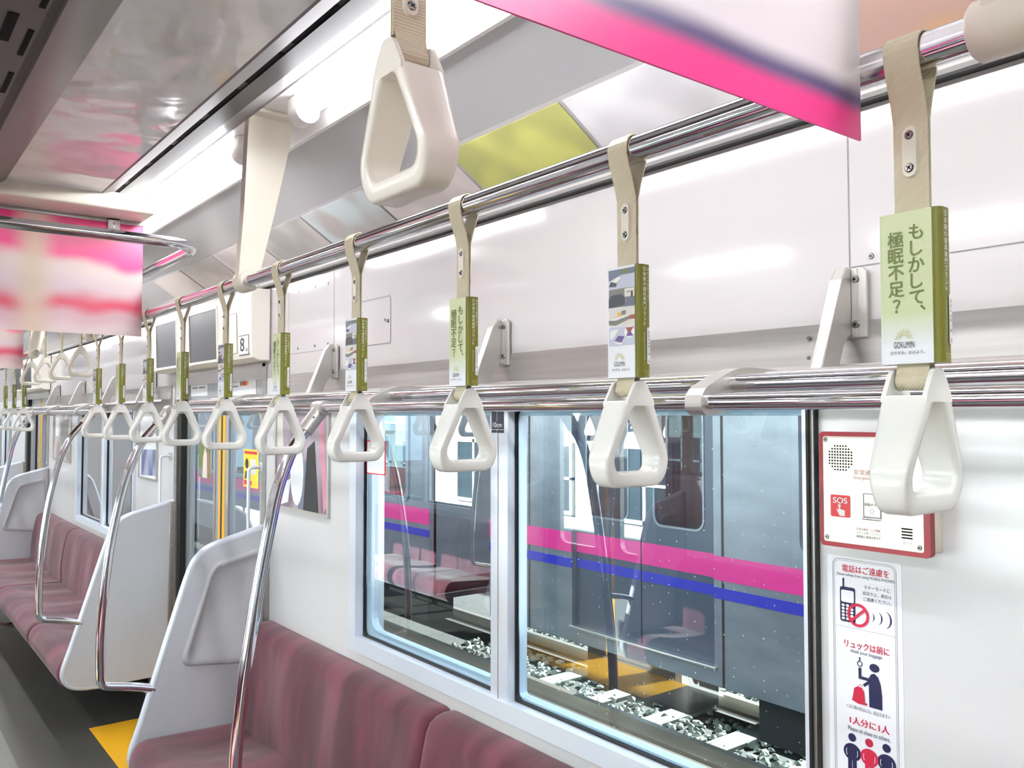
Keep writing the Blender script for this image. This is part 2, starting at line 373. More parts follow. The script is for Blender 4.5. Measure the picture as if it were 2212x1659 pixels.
def arc_path(pts, rad, n=7):
    """polyline with rounded corners"""
    P = [Vector(p) for p in pts]; out = [P[0]]
    for i in range(1, len(P) - 1):
        a, b, c = P[i - 1], P[i], P[i + 1]; d1 = (a - b).normalized(); d2 = (c - b).normalized()
        r = min(rad if not isinstance(rad, (list, tuple)) else rad[i - 1], (a - b).length * .49, (c - b).length * .49)
        for j in range(n + 1):
            t = j / n; p0, p1 = b + d1 * r, b + d2 * r
            out.append(p0 * (1 - t) ** 2 + b * 2 * t * (1 - t) + p1 * t * t)
    return out + [P[-1]]

# ------------------------------------------------------------------ the car body
W, LW = 1.36, 2 * CX - 1.36
Y0, Y1 = -5.0, 13.3
DOORS = [(-1.47, -0.23), (3.42, 4.66), (8.30, 9.54)]
BAYS = [(-0.19, 3.36), (4.68, 8.26), (9.58, 13.14)]
WINS = [(0.88, 2.60), (5.47, 7.05), (10.35, 11.95)]

def wall_side(mirror):
    mb = MB(); xa, xb = W, W + 0.10
    zs_d, zs_w0, zs_w1, zt = 1.80, 0.83, 1.60, 1.735
    cuts = sorted([(a, b, 'd') for a, b in DOORS] + [(a, b, 'w') for a, b in WINS])
    y = Y0
    for a, b, t in cuts:
        mb.box(xa, xb, y, a, 0, zt, 'wall')
        if t == 'w': mb.box(xa, xb, a, b, 0, zs_w0, 'wall'); mb.box(xa, xb, a, b, zs_w1, zt, 'wall')
        y = b
    mb.box(xa, xb, y, Y1, 0, zt, 'wall')
    # upper wall leaning inwards, outer skin
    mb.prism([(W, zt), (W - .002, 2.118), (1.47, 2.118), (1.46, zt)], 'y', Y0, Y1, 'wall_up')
    # panel seams, as narrow dark joints standing in the wall face
    def lean(z): return W - (z - zt) / (2.118 - zt) * 0.002 if z > zt else W
    for yy, z0, z1 in ((0.798, 1.74, 2.116), (2.79, 1.82, 2.116), (3.19, 1.70, 2.116), (2.39, 1.81, 1.965), (3.362, 1.745, 2.10)):
        mb.add([(lean(z0) - .0006, yy, z0), (lean(z0) - .0006, yy + .0025, z0), (lean(z1) - .0006, yy + .0025, z1), (lean(z1) - .0006, yy, z1)], [(0, 1, 2, 3)], 'greyink')
    for z, a, b in ((1.835, -0.2, 0.798), (1.82, 2.79, 3.19), (1.965, 2.39, 2.62), (1.812, 2.39, 2.62)):
        mb.add([(lean(z) - .0006, a, z), (lean(z) - .0006, b, z), (lean(z + .002) - .0006, b, z + .002), (lean(z + .002) - .0006, a, z + .002)], [(0, 1, 2, 3)], 'greyink')
    for yy, z in ((0.76, 1.85), (0.40, 2.055), (2.84, 1.84), (2.95, 1.84), (3.1, 1.84), (2.84, 2.06), (2.95, 2.06), (3.1, 2.06), (2.42, 1.89), (3.38, 1.06), (3.385, .82)):
        mb.disc((lean(z) - .0002, yy, z), 0.0055, 'x', -0.002, 'screw')
        mb.disc((lean(z) - .0022, yy, z), 0.0018, 'x', -0.0003, 'black', 6)
    if mirror: mb.mirror()
    return struct(mb.build('wall_left' if mirror else 'wall_right'))
wall_side(False); wall_side(True)
mb = MB()
for yy in (Y1, Y0 - 0.05): mb.box(LW - .1, W + .1, yy, yy + .05, 0, 2.35, 'wall')
struct(mb.build('wall_end'))

# floor: dark at the edges, lighter aisle, yellow at the doors
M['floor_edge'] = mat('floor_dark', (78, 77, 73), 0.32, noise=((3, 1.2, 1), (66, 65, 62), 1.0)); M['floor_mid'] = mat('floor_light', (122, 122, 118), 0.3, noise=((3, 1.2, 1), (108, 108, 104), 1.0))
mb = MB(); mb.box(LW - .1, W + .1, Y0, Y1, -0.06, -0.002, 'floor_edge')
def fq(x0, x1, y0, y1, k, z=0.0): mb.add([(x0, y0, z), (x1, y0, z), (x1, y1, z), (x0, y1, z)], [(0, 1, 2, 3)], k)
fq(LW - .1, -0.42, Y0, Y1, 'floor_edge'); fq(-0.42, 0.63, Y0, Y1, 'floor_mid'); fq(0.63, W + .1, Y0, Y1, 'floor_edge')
for a, b in DOORS:
    for s in (0, 1):
        x0, x1 = (0.985, W + .1); x0, x1 = (x0, x1) if s == 0 else (2 * CX - x1, 2 * CX - x0)
        fq(x0, x1, a - .06, b + .10, 'yellow', 0.0012)
struct(mb.build('floor'))

# ceiling: profile from the ad rail to the centre duct, both sides
def ceil_half(mirror, mb):
    ys = [Y0, Y1]; T = MB()
    T.sheet([(W, 2.118), (1.335, 2.124), (1.15, 2.244)], ys, 'wall_up')
    T.sheet([(1.15, 2.244), (1.06, 2.278), (0.92, 2.298)], [Y0 + i * (Y1 - Y0) / 40 for i in range(41)], 'cove', True)
    T.sheet([(0.742, 2.297), (0.735, 2.297), (0.690, 2.279)], ys, 'bandlight')
    T.sheet([(0.690, 2.279), (0.637, 2.266)], ys, 'banddark')
    T.sheet([(0.637, 2.266), (0.637, 2.270), (0.618, 2.270), (0.618, 2.261)], ys, 'banddark')
    T.sheet([(0.618, 2.261), (0.616, 2.258), (0.582, 2.247), (0.578, 2.250)], ys, 'bandlight')
    y = -2.0
    while y < 12:
        T.box(0.620, 0.635, y, y + 0.185, 2.2685, 2.2695, 'black'); y += 0.235
    T.sheet([(0.578, 2.250), (0.330, 2.246)], ys, 'ceil')
    T.sheet([(0.330, 2.246), (0.300, 2.222), (0.265, 2.205), (0.242, 2.198)], ys, 'duct', True)
    T.sheet([(0.242, 2.198), (0.240, 2.201), (0.225, 2.201)], ys, 'banddark')
    T.sheet([(0.225, 2.201), (CX, 2.201)], ys, 'duct')
    y = -1.9
    while y < 12:
        T.box(0.2110, 0.2200, y, y + 0.12, 2.1995, 2.2005, 'black'); T.box(0.176, 0.192, y - .05, y + 0.07, 2.1995, 2.2005, 'black'); y += 0.215
    # lamp trough and its lip
    T.sheet([(0.742, 2.297), (0.745, 2.322), (0.895, 2.322), (0.898, 2.292), (0.902, 2.286), (0.918, 2.290), (0.920, 2.298)], ys, 'trough')
    T.box(0.5, 1.5, Y0, Y1, 2.36, 2.38, 'roof'); T.sheet([(1.47, 2.118), (1.42, 2.25), (1.2, 2.36)], ys, 'roof')
    if mirror: T.mirror()
    for k in range(len(T.mats)): pass
    mb.v_off = len(mb.v); o = len(mb.v); mb.v += T.v
    for f, m, s in zip(T.f, T.m, T.sm): mb.f.append([a + o for a in f]); mb.m.append(mb.mi(T.mats[m])); mb.sm.append(s)
mb = MB(); ceil_half(False, mb); ceil_half(True, mb); mb.box(-.3, .51, Y0, Y1, 2.36, 2.38, 'roof')
struct(mb.build('ceiling'))
# cross beams that carry the hanging sheets
for n, yb in enumerate((0.40, 2.83, 5.25, 7.7)):
    mb = MB(); mb.box(2 * CX - .735, .735, yb - .075, yb + .075, 2.205, 2.258, 'cream', 0.006)
    struct(mb.build('trim_%d' % (n + 1)))
# silver ad rail along both sides
for n, s in enumerate((0, 1)):
    mb = MB(); mb.prism([(1.358, 2.113), (1.336, 2.113), (1.330, 2.119), (1.326, 2.136), (1.334, 2.142), (1.345, 2.134), (1.358, 2.122)], 'y', Y0, Y1, 'railalu'); mb.box(1.337, 1.3585, Y0, Y1, 2.1085, 2.1128, 'rubber')
    if s: mb.mirror()
    struct(mb.build('trim_%d' % (5 + n)))

# ------------------------------------------------------------------ windows
def window(idx, a, b, mirror, mull, hm=.030):
    z0, z1 = 0.83, 1.60
    mb = MB()
    # outer frame with sill, standing slightly proud of the wall
    out = [(a - .03, z0 - .035), (b + .035, z0 - .035), (b + .035, z1 + .03), (a - .03, z1 + .03)]
    inn = [(a + .008, z0 + .012), (b - .012, z0 + .012), (b - .012, z1), (a + .008, z1)]
    if idx == 1 and not mirror: out = [(a - .001, z0 - .035), (b + .035, z0 - .035), (b + .035, z1 + .03), (a - .001, z1 + .03)]
    mb.ring(out, inn, 'x', W - 0.016, W + 0.045, 'frame')
    mb.add([(W - .016, a - .001, z0 - .02), (W - .016, b + .03, z0 - .02), (W + .05, b - .01, z0 + .016), (W + .05, a + .01, z0 + .016)], [(0, 1, 2, 3)], 'frame')
    mb.box(W - .010, W + .045, mull - hm, mull + hm, z0, z1, 'frame', .003)
    mb.box(W - .0108, W - .0098, mull + .002, mull + .004, z0, z1, 'greyink')
    if not mirror: mb.box(W - .018, W + .02, a - .006, a - .001, z0 - .035, z1 + .03, 'rubber'); mb.box(W - .012, W + .02, a - .013, a - .006, 0.0, z1 + .02, 'alu'); mb.box(W - .0125, W + .02, a - .0155, a - .013, 0, z1 + .02, 'rubber')
    fr = MB()
    for c, d in ((a + .008, mull - hm), (mull + hm, b - .012)):
        o4 = rrect(c, d, z0 + .012, z1, .004); i4 = rrect(c + .0045, d - .0045, z0 + .018, z1 - .004, .02)
        fr.ring(o4, i4, 'x', W + .014, W + .024, 'rubber')
        left = c > mull
        o5 = rrect(c + .0045, d - .0045, z0 + .018, z1 - .004, .02); i5 = rrect(c + (.010 if left else .006), d - (.036 if left else .006), z0 + (.040 if left else .024), z1 - .02, .05 if left else .012)
        fr.ring(o5, i5, 'x', W + .025, W + .050, 'frame')
    gl = [MB(), MB()]
    gl[0].box(W + .0205, W + .0235, a + .01, mull - .03, z0 + .014, z1, 'glassd'); gl[1].box(W + .0205, W + .0235, mull + .03, b - .014, z0 + .014, z1, 'glass')
    for q in [mb, fr] + gl:
        if mirror: q.mirror()
    o = struct(mb.build('window_%d' % idx))
    fr.build('sash', o)
    for g in gl: g.build('pane', o)
    return o
window(1, *WINS[0], False, 1.7975, .0375); window(2, *WINS[1], False, 6.27); window(3, *WINS[2], False, 11.1)
window(4, *WINS[0], True, 1.7975, .0375); window(5, *WINS[1], True, 6.27); window(6, *WINS[2], True, 11.1)

# ------------------------------------------------------------------ doors
def doorset(idx, a, b, mirror):
    m = (a + b) / 2; xo = W + .035
    root = MB()
    root.box(W - .004, W + .06, a - .012, a + .035, 0, 1.80, 'alu'); root.box(W - .004, W + .06, b - .035, b + .012, 0, 1.80, 'alu')
    root.box(W + .004, W + .06, b - .085, b - .035, 0, 1.80, 'rubber'); root.box(W + .004, W + .06, a + .035, a + .05, 0, 1.80, 'rubber')
    root.box(W - .004, W + .07, a, b, 1.786, 1.80, 'alu'); root.box(W + .01, W + .08, a, b, -.01, .012, 'steel')
    if mirror: root.mirror()
    o = struct(root.build('door_%d' % idx))
    for c, d, s in ((a + .03, m, 1), (m, b - .03, -1)):
        lf = MB(); g = MB(); ed = MB()
        wi = rrect(c + .10, d - .10, .70, 1.60, .06); wo = rrect(c, d, 0.014, 1.784, .001)
        lf.ring(wo, wi, 'x', xo, xo + .03, 'door')
        fo = rrect(c + .084, d - .084, .684, 1.616, .075); lf.ring(fo, wi, 'x', xo - .006, xo + .002, 'steel')
        e0, e1 = (d - .042, d - .010) if s == 1 else (c + .010, c + .042)
        ed.box(xo - .002, xo, e0, e1, .02, 1.782, 'yellow'); lf.box(xo - .003, xo + .02, (d - .01) if s == 1 else c, d if s == 1 else c + .01, .014, 1.784, 'rubber')
        g.box(xo + .012, xo + .016, c + .09, d - .09, .69, 1.61, 'glass')
        for q in (lf, g, ed):
            if mirror: q.mirror()
        lo = lf.build('leaf', o); g.build('pane', lo); ed.build('edge_strip', lo)
    return o
for i, (a, b) in enumerate(DOORS):
    doorset(i + 1, a, b, False); doorset(i + 4, a, b, True)

# ------------------------------------------------------------------ benches, partitions, stanchions
def seat_prof(y, a, b, seg):
    n = 8; u = ((y - a) / (b - a) * n) % 1.0
    return math.cos(2 * math.pi * u)
def make_bench(a, b, mirror, label):
    # every cushion is a part; the bucket form of each place shows as a soft dip
    root = thing('bench_seat', label, 'bench', ((CX + (-1 if mirror else 1) * 0.98), (a + b) / 2, 0), 'plush benches along the car sides')
    n = 8; pw = (b - a) / n; segs = [(b - 3 * pw, b), (b - 6 * pw, b - 3 * pw), (a, b - 6 * pw)]
    if not mirror and a < 0: segs = [(2.033, b), (2.033 - 3 * pw, 2.033), (a, 2.033 - 3 * pw)]
    for s0, s1 in segs:
        k = max(1, round((s1 - s0) / pw))
        def ends(y):
            d = min(y - s0, s1 - y); return math.sqrt(max(0.0, 1 - max(0.0, 1 - d / .035) ** 2)) if d < .035 else 1.0
        def back(y):
            e = ends(y); dip = .5 - .5 * math.cos(2 * math.pi * ((y - s0) / (s1 - s0) * k)); g = 1 - e
            pts = [(W - .002, .755 - .012 * g), (1.332, .757 - .014 * g), (1.302 + .01 * g, .752 - .016 * g), (1.277 + .02 * g, .739 - .018 * g), (1.263 + .028 * g, .717 - .018 * g)]
            for z in (.69, .66, .62, .57, .52, .47, .42, .38, .35):
                f = (.717 - z) / .367
                pts.append((1.263 + .03 * g - .034 * f - .016 * math.sin(math.pi * min(1, f * 1.05)) + .018 * dip * math.sin(math.pi * min(1, f * 1.1 + .08)), z))
            return pts
        def seat(y):
            e = ends(y); dip = .5 - .5 * math.cos(2 * math.pi * ((y - s0) / (s1 - s0) * k)); pts = []
            for x in (1.27, 1.21, 1.14, 1.06, .98, .92): 
                f = (1.27 - x) / .40; pts.append((x, .378 - .012 * (1 - e) + .012 * f - .020 * dip * math.sin(math.pi * min(1, f + .12))))
            for q in range(9):
                an = q * 20; pts.append((.885 - .062 * math.sin(math.radians(min(an, 180))) * e - .0 , .315 + .075 * math.cos(math.radians(min(an, 180))) - .012 * (1 - e) - .008 * dip * (q < 4)))
            pts += [(1.0, .245), (1.2, .25)]
            return pts
        ny = max(12, int((s1 - s0) / .02)); ys = [s0 + .0015 + (s1 - s0 - .003) * i / ny for i in range(ny + 1)]
        ys = sorted(set(ys + [s0 + .004, s0 + .008, s0 + .015, s0 + .025, s1 - .004, s1 - .008, s1 - .015, s1 - .025]))
        for nm, fn in (('back_cushion', back), ('seat_cushion', seat)):
            q = MB(); q.sheet(fn, ys, 'seat', True)
            for y in (ys[0], ys[-1]):
                P = [(p[0], y, p[1]) for p in fn(y)]; 
                if nm == 'back_cushion': P = P + [(W - .002, y, .36)]
                q.add(P, [list(range(len(P)))], 'seat')
            if mirror: q.mirror()
            q.build(nm, root)
    q = MB(); q.box(1.20, W - .01, a + .40, b - .40, .06, .249, 'heater', .01)
    if mirror: q.mirror()
    q.build('seat_base', root)
    return root

def part_outline():
    P = [(W, 1.125), (1.315, 1.118), (1.12, 1.065), (1.065, 1.02), (1.035, .94), (.955, .68), (.875, .42), (.848, .345), (.845, .30), (.875, .255), (.93, .238), (1.06, .232), (W, .23)]
    V = [Vector((p[0], p[1], 0)) for p in P]; return [(q.x, q.y) for q in arc_path([p[:] for p in V], .05, 4)]
def make_partition(y, mirror, facing, label):
    """facing: +1 the seat lies at smaller y"""
    root = thing('seat_end_partition', label, 'partition', (CX + (-1 if mirror else 1) * 1.0, y, .23), 'partitions at the bench ends')
    O = part_outline(); q = MB(); q.prism(O, 'y', y - .014, y + .014, 'part', .006)
    e = MB(); I = [(p[0] + (.012 if p[0] < W - .01 else 0), p[1] + (0)) for p in O]
    tr = [(x, z) for x, z in O]
    e.tube([(x, y, z) for x, z in tr[:-1]], .0155, 'frame', 8)
    # pressed inset with a raised rim on both faces
    inset = rrect(0, 1, 0, 1, .12, 5); quad = [(1.008, .625), (1.335, .585), (1.335, 1.05), (1.130, 1.000)]
    def bil(u, v):
        (ax, az), (bx, bz), (cx, cz), (dx, dz) = quad
        return ((ax * (1 - u) + bx * u) * (1 - v) + (dx * (1 - u) + cx * u) * v, (az * (1 - u) + bz * u) * (1 - v) + (dz * (1 - u) + cz * u) * v)
    oi = [bil(u, v) for u, v in inset]; ii = [bil(.5 + (u - .5) * .84, .5 + (v - .5) * .88) for u, v in inset]
    r = MB(); yy = y - facing * .0142; n = len(oi); d = facing * .018
    for s in (facing,):
        mid = [bil(.5 + (u - .5) * .93, .5 + (v - .5) * .945) for u, v in inset]
        r.add([(x, yy, z) for x, z in oi] + [(x, yy - d, z) for x, z in mid] + [(x, yy - d * .1, z) for x, z in ii], [(i, (i + 1) % n, n + (i + 1) % n, n + i) for i in range(n)] + [(n + i, n + (i + 1) % n, 2 * n + (i + 1) % n, 2 * n + i) for i in range(n)] + [list(range(2 * n, 3 * n))], 'partin', True)
    f = MB(); f.box(W - .03, W, y - .022, y + .022, .23, 1.13, 'alu', .003)
    for mbx in (q, e, r, f):
        if mirror: mbx.mirror()
    q.build('panel', root, True); e.build('edge_trim', root); r.build('inset', root, True); f.build('wall_post', root)
    return root

def make_stanchion(y, mirror, loop, label):
    root = thing('grab_pole', label, 'pole', (CX + (-1 if mirror else 1) * .68, y, 0), 'curved chrome grab poles')
    if loop: pts = [(.965, y, 1.600), (.862, y, 1.478), (.812, y, 1.36), (.763, y, 1.134), (.740, y, .90), (.733, y, .74), (.737, y, .60), (.86, y, .575), (.925, y, .555)]; rad = [.03, .1, .12, .12, .1, .03, .10, .03]
    else: pts = [(.965, y, 1.600), (.884, y, 1.496), (.848, y, 1.404), (.803, y, 1.179), (.765, y, .93), (.745, y, .735), (.745, y, .50), (.748, y, .215), (.95, y, .215)]; rad = [.03, .06, .12, .12, .12, .1, .10]
    P = arc_path(pts, rad, 6); q = MB(); q.tube(P, .0158, 'chrome', 18)
    j = MB(); d = (Vector(pts[1]) - Vector(pts[0])).normalized(); p0 = Vector(pts[0])
    j.tube([p0 + d * .012, p0 + d * .075], .0205, 'cast', 18); j.tube([p0 + Vector((0, -.028, 0)), p0 + Vector((0, .028, 0))], .0195, 'cast', 18)
    j.disc((p0.x + d.x * .03 - .012, y - .017, p0.z + d.z * .03), .003, 'y', -.0035, 'greyink', 8)
    for m_ in (q, j):
        if mirror: m_.mirror()
    q.build('tube', root); j.build('joint', root)
    return root

bl = ['near burgundy plush bench below the large window', 'burgundy bench beyond the open door bay, second along the wall', 'farthest burgundy bench at the end of the car']
bl2 = ['burgundy bench on the opposite side, mirrored in the large window', 'burgundy bench on the opposite side beyond its door', 'last burgundy bench on the opposite side of the car']
for i, (a, b) in enumerate(BAYS): make_bench(a, b, False, bl[i])
for i, (a, b) in enumerate(BAYS[:2]): make_bench(a, b, True, bl2[i])
make_partition(3.385, False, 1, 'grey seat-end partition beside the near burgundy bench')
make_partition(4.665, False, -1, 'pale partition across the door bay, facing the yellow floor')
make_partition(8.27, False, 1, 'grey partition at the far end of the second bench')
make_partition(9.56, False, -1, 'pale partition beyond the second door, farthest in view')
make_partition(3.385, True, 1, 'grey partition of the opposite bench, seen mirrored in the window')
make_partition(4.665, True, -1, 'partition of the opposite bench past its door')
make_stanchion(2.05, False, False, 'thick curved chrome pole rising in front of the near bench')
make_stanchion(3.385, False, True, 'curved chrome pole looping back to the near partition')
make_stanchion(4.665, False, True, 'curved chrome pole looping to the partition across the door bay')
make_stanchion(6.45, False, False, 'slim curved pole halfway along the second bench')
make_stanchion(2.05, True, False, 'curved pole of the opposite bench, mirrored in the right-hand pane')
make_stanchion(3.385, True, True, 'curved pole of the opposite partition, mirrored in the window')
make_stanchion(4.665, True, True, 'curved pole past the opposite door, mirrored in the window')

# ------------------------------------------------------------------ luggage racks
def make_rack(a, b, ys, mirror, label):
    root = thing('luggage_rack', label, 'luggage rack', (CX + (-1 if mirror else 1) * 1.1, (a + b) / 2, 1.6), 'chrome luggage racks')
    parts = []
    for x, z in ((.965, 1.600), (1.022, 1.628), (1.10, 1.640), (1.18, 1.646), (1.26, 1.652)):
        q = MB(); q.tube([(x, a, z), (x, (a + b) / 2, z), (x, b, z)], .0122 if x < 1.05 else .008, 'chrome' if x < 1.05 else 'steel', 16); parts.append((q, 'rail'))
    q = MB(); q.prism([(W - .001, 1.648), (W - .055, 1.648), (W - .062, 1.656), (W - .055, 1.666), (W - .012, 1.668), (W - .006, 1.742), (W - .001, 1.742)], 'y', a, b, 'alu', 0)
    for yy in ys:
        for dz in (.015, .05):
            q.disc((W - .0106, yy + .075, 1.668 + dz), .004, 'x', -.002, 'screw', 8)
    parts.append((q, 'back_board'))
    for yy in ys:
        q = MB()
        O = [(W - .002, 1.835), (W - .030, 1.833), (W - .044, 1.81), (W - .115, 1.645), (W - .06, 1.645), (W - .045, 1.70), (W - .03, 1.718), (W - .002, 1.718)]
        q.prism(O, 'y', yy - .011, yy + .011, 'cast', .005)
        q.prism([(yy - .038, 1.712), (yy + .004, 1.712), (yy + .004, 1.832), (yy - .030, 1.832), (yy - .038, 1.824)], 'x', W - .006, W - .010 - .004, 'cast', .002)
        q.prism([(yy - .022, 1.715), (yy - .012, 1.715), (yy - .012, 1.83), (yy - .022, 1.83)], 'x', W - .016, W - .010, 'steel')
        for z in (1.735, 1.812):
            q.disc((W - .0145, yy - .018, z), .0075, 'x', -.003, 'screw', 14); q.disc((W - .0176, yy - .018, z), .003, 'x', -.0004, 'black', 4)
        parts.append((q, 'wall_bracket'))
        q = MB(); A = [(.958, 1.5805), (.985, 1.582), (1.06, 1.602), (1.25, 1.618), (1.30, 1.63), (1.30, 1.645), (1.06, 1.652), (1.03, 1.650), (1.00, 1.640), (.952, 1.618), (.944, 1.600), (.948, 1.586)]
        A = [(p.x, p.y) for p in arc_path([(a_, b_, 0) for a_, b_ in A + A[:1]], .02, 3)[:-1]]
        q.prism(A, 'y', yy - .015, yy + .015, 'cast', .0012); parts.append((q, 'arm'))
    for q, nm in parts:
        if mirror: q.mirror()
        q.build(nm, root)
    return root
make_rack(-.15, 3.30, (.80, 1.79, 2.78), False, 'chrome pipe luggage rack above the near window')
make_rack(4.72, 8.2, (5.05, 5.9, 6.9, 7.85), False, 'far chrome luggage rack beyond the door screens')
make_rack(-.15, 3.30, (.80, 1.79, 2.78), True, 'chrome luggage rack over the opposite bench')

# ------------------------------------------------------------------ overhead poles, their hangers, lamps
def tube_thing(name, pts, r, k, label, cat, group=None, n=18):
    q = MB(); q.tube(pts, r, k, n); return tag(q.build(name), label, cat, group)
PX, PZ = 0.75, 1.905
for s in (0, 1):
    x = PX if not s else 2 * CX - PX
    tube_thing('strap_rail', [(x, -.35, PZ), (x, 1.7, PZ), (x, 3.78, PZ)], .0165, 'chrome', ['straight chrome strap rail above the near window side', 'straight chrome strap rail on the opposite side'][s], 'rail', 'straight overhead strap rails')
tube_thing('strap_rail', [(PX, 4.98, PZ), (PX, 6.7, PZ), (PX, 8.5, PZ)], .0165, 'chrome', 'farther straight strap rail above the second bench', 'rail', 'straight overhead strap rails')
for yc, lab in ((-1.0, 'chrome strap rail loop overhead, nearest the camera'), (4.03, 'chrome strap rail loop curving across the ceiling at the door bay'), (8.92, 'far chrome strap rail loop beyond the second bench')):
    x0, x1 = 2 * CX - .77, .77
    P = arc_path([(CX, yc - 1.6, 2.06), (x1, yc - 1.6, 2.06), (x1, yc + 1.6, 2.06), (x0, yc + 1.6, 2.06), (x0, yc - 1.6, 2.06), (CX, yc - 1.6, 2.06)], .11, 8)
    tube_thing('strap_rail_loop', P, .0155, 'chrome', lab, 'rail', 'looped overhead strap rails')
hl = {0.295: 'cream rail hanger at the upper right, gripping the strap rail', 2.02: 'tall cream tapered rail hanger between the two lit lamps', 3.72: 'cream rail hanger near the door screens', 5.06: 'cream rail hanger over the second bench', 7.0: 'farthest cream rail hanger'}
for yh, lab in hl.items():
    root = thing('rail_hanger', lab, 'bracket', (.78, yh, 2.1), 'cream hangers of the strap rail')
    q = MB(); O = [(.748, 2.318), (.745, 2.25), (.738, 2.08), (.728, 1.94), (.726, 1.905), (.734, 1.886), (.750, 1.879), (.766, 1.886), (.775, 1.905), (.782, 1.94), (.815, 2.08), (.852, 2.25), (.862, 2.318)]
    q.prism(O, 'y', yh - .014, yh + .014, 'cream', .004); q.build('plate', root, True)
    q = MB(); q.tube([(PX, yh - .028, PZ), (PX, yh - .024, PZ), (PX, yh + .024, PZ), (PX, yh + .028, PZ)], .027, 'cream', 22, rs=[.022, .026, .026, .022]); q.build('clamp', root)
    q = MB(); q.box(.742, .872, yh - .05, yh + .05, 2.312, 2.3225, 'cream', .003); q.build('top_plate', root)
def make_lamp(a, b, mirror, label):
    root = thing('ceiling_lamp', label, 'lamp', (.82 if not mirror else 2 * CX - .82, (a + b) / 2, 2.32), 'fluorescent tubes of the ceiling')
    q = MB(); q.tube([(.82, a, 2.289), (.82, (a + b) / 2, 2.289), (.82, b, 2.289)], .0165, 'tube', 16)
    hs = []
    for y, s in ((a, -1), (b, 1)):
        h = MB(); h.tube([(.82, y - s * .012, 2.287), (.82, y + s * .006, 2.287), (.82, y + s * .008, 2.287), (.82, y + s * .035, 2.287), (.82, y + s * .045, 2.287)], .03, 'trough', 18, rs=[.030, .031, .031, .030, .024])
        h.box(.792, .848, min(y, y + s * .04), max(y, y + s * .04), 2.29, 2.3215, 'trough', .002); hs.append(h)
    for m_ in [q] + hs:
        if mirror: m_.mirror()
    q.build('tube', root)
    for h in hs: h.build('end_holder', root)
lamp_spans = [(.75, 1.84, 'long lit tube lamp, nearest above the window side'), (2.24, 3.50, 'lit tube lamp beyond the tapered hanger'), (-.60, .55, 'lit tube lamp overhead, out past the top edge'), (4.0, 5.15, 'lit tube lamp above the door bay'), (5.5, 6.8, 'lit tube lamp above the second bench'), (7.3, 8.6, 'lit tube lamp past the second bench'), (9.0, 10.3, 'lit tube lamp near the car end'), (10.8, 12.2, 'last lit tube lamp at the car end'), (-2.2, -.9, 'lit tube lamp behind the viewer')]
lamp_spans[0] = (.62, 1.84, lamp_spans[0][2])
for a, b, lab in lamp_spans:
    make_lamp(a, b, False, lab); make_lamp(a, b, True, lab.replace('lamp', 'lamp of the opposite row', 1))

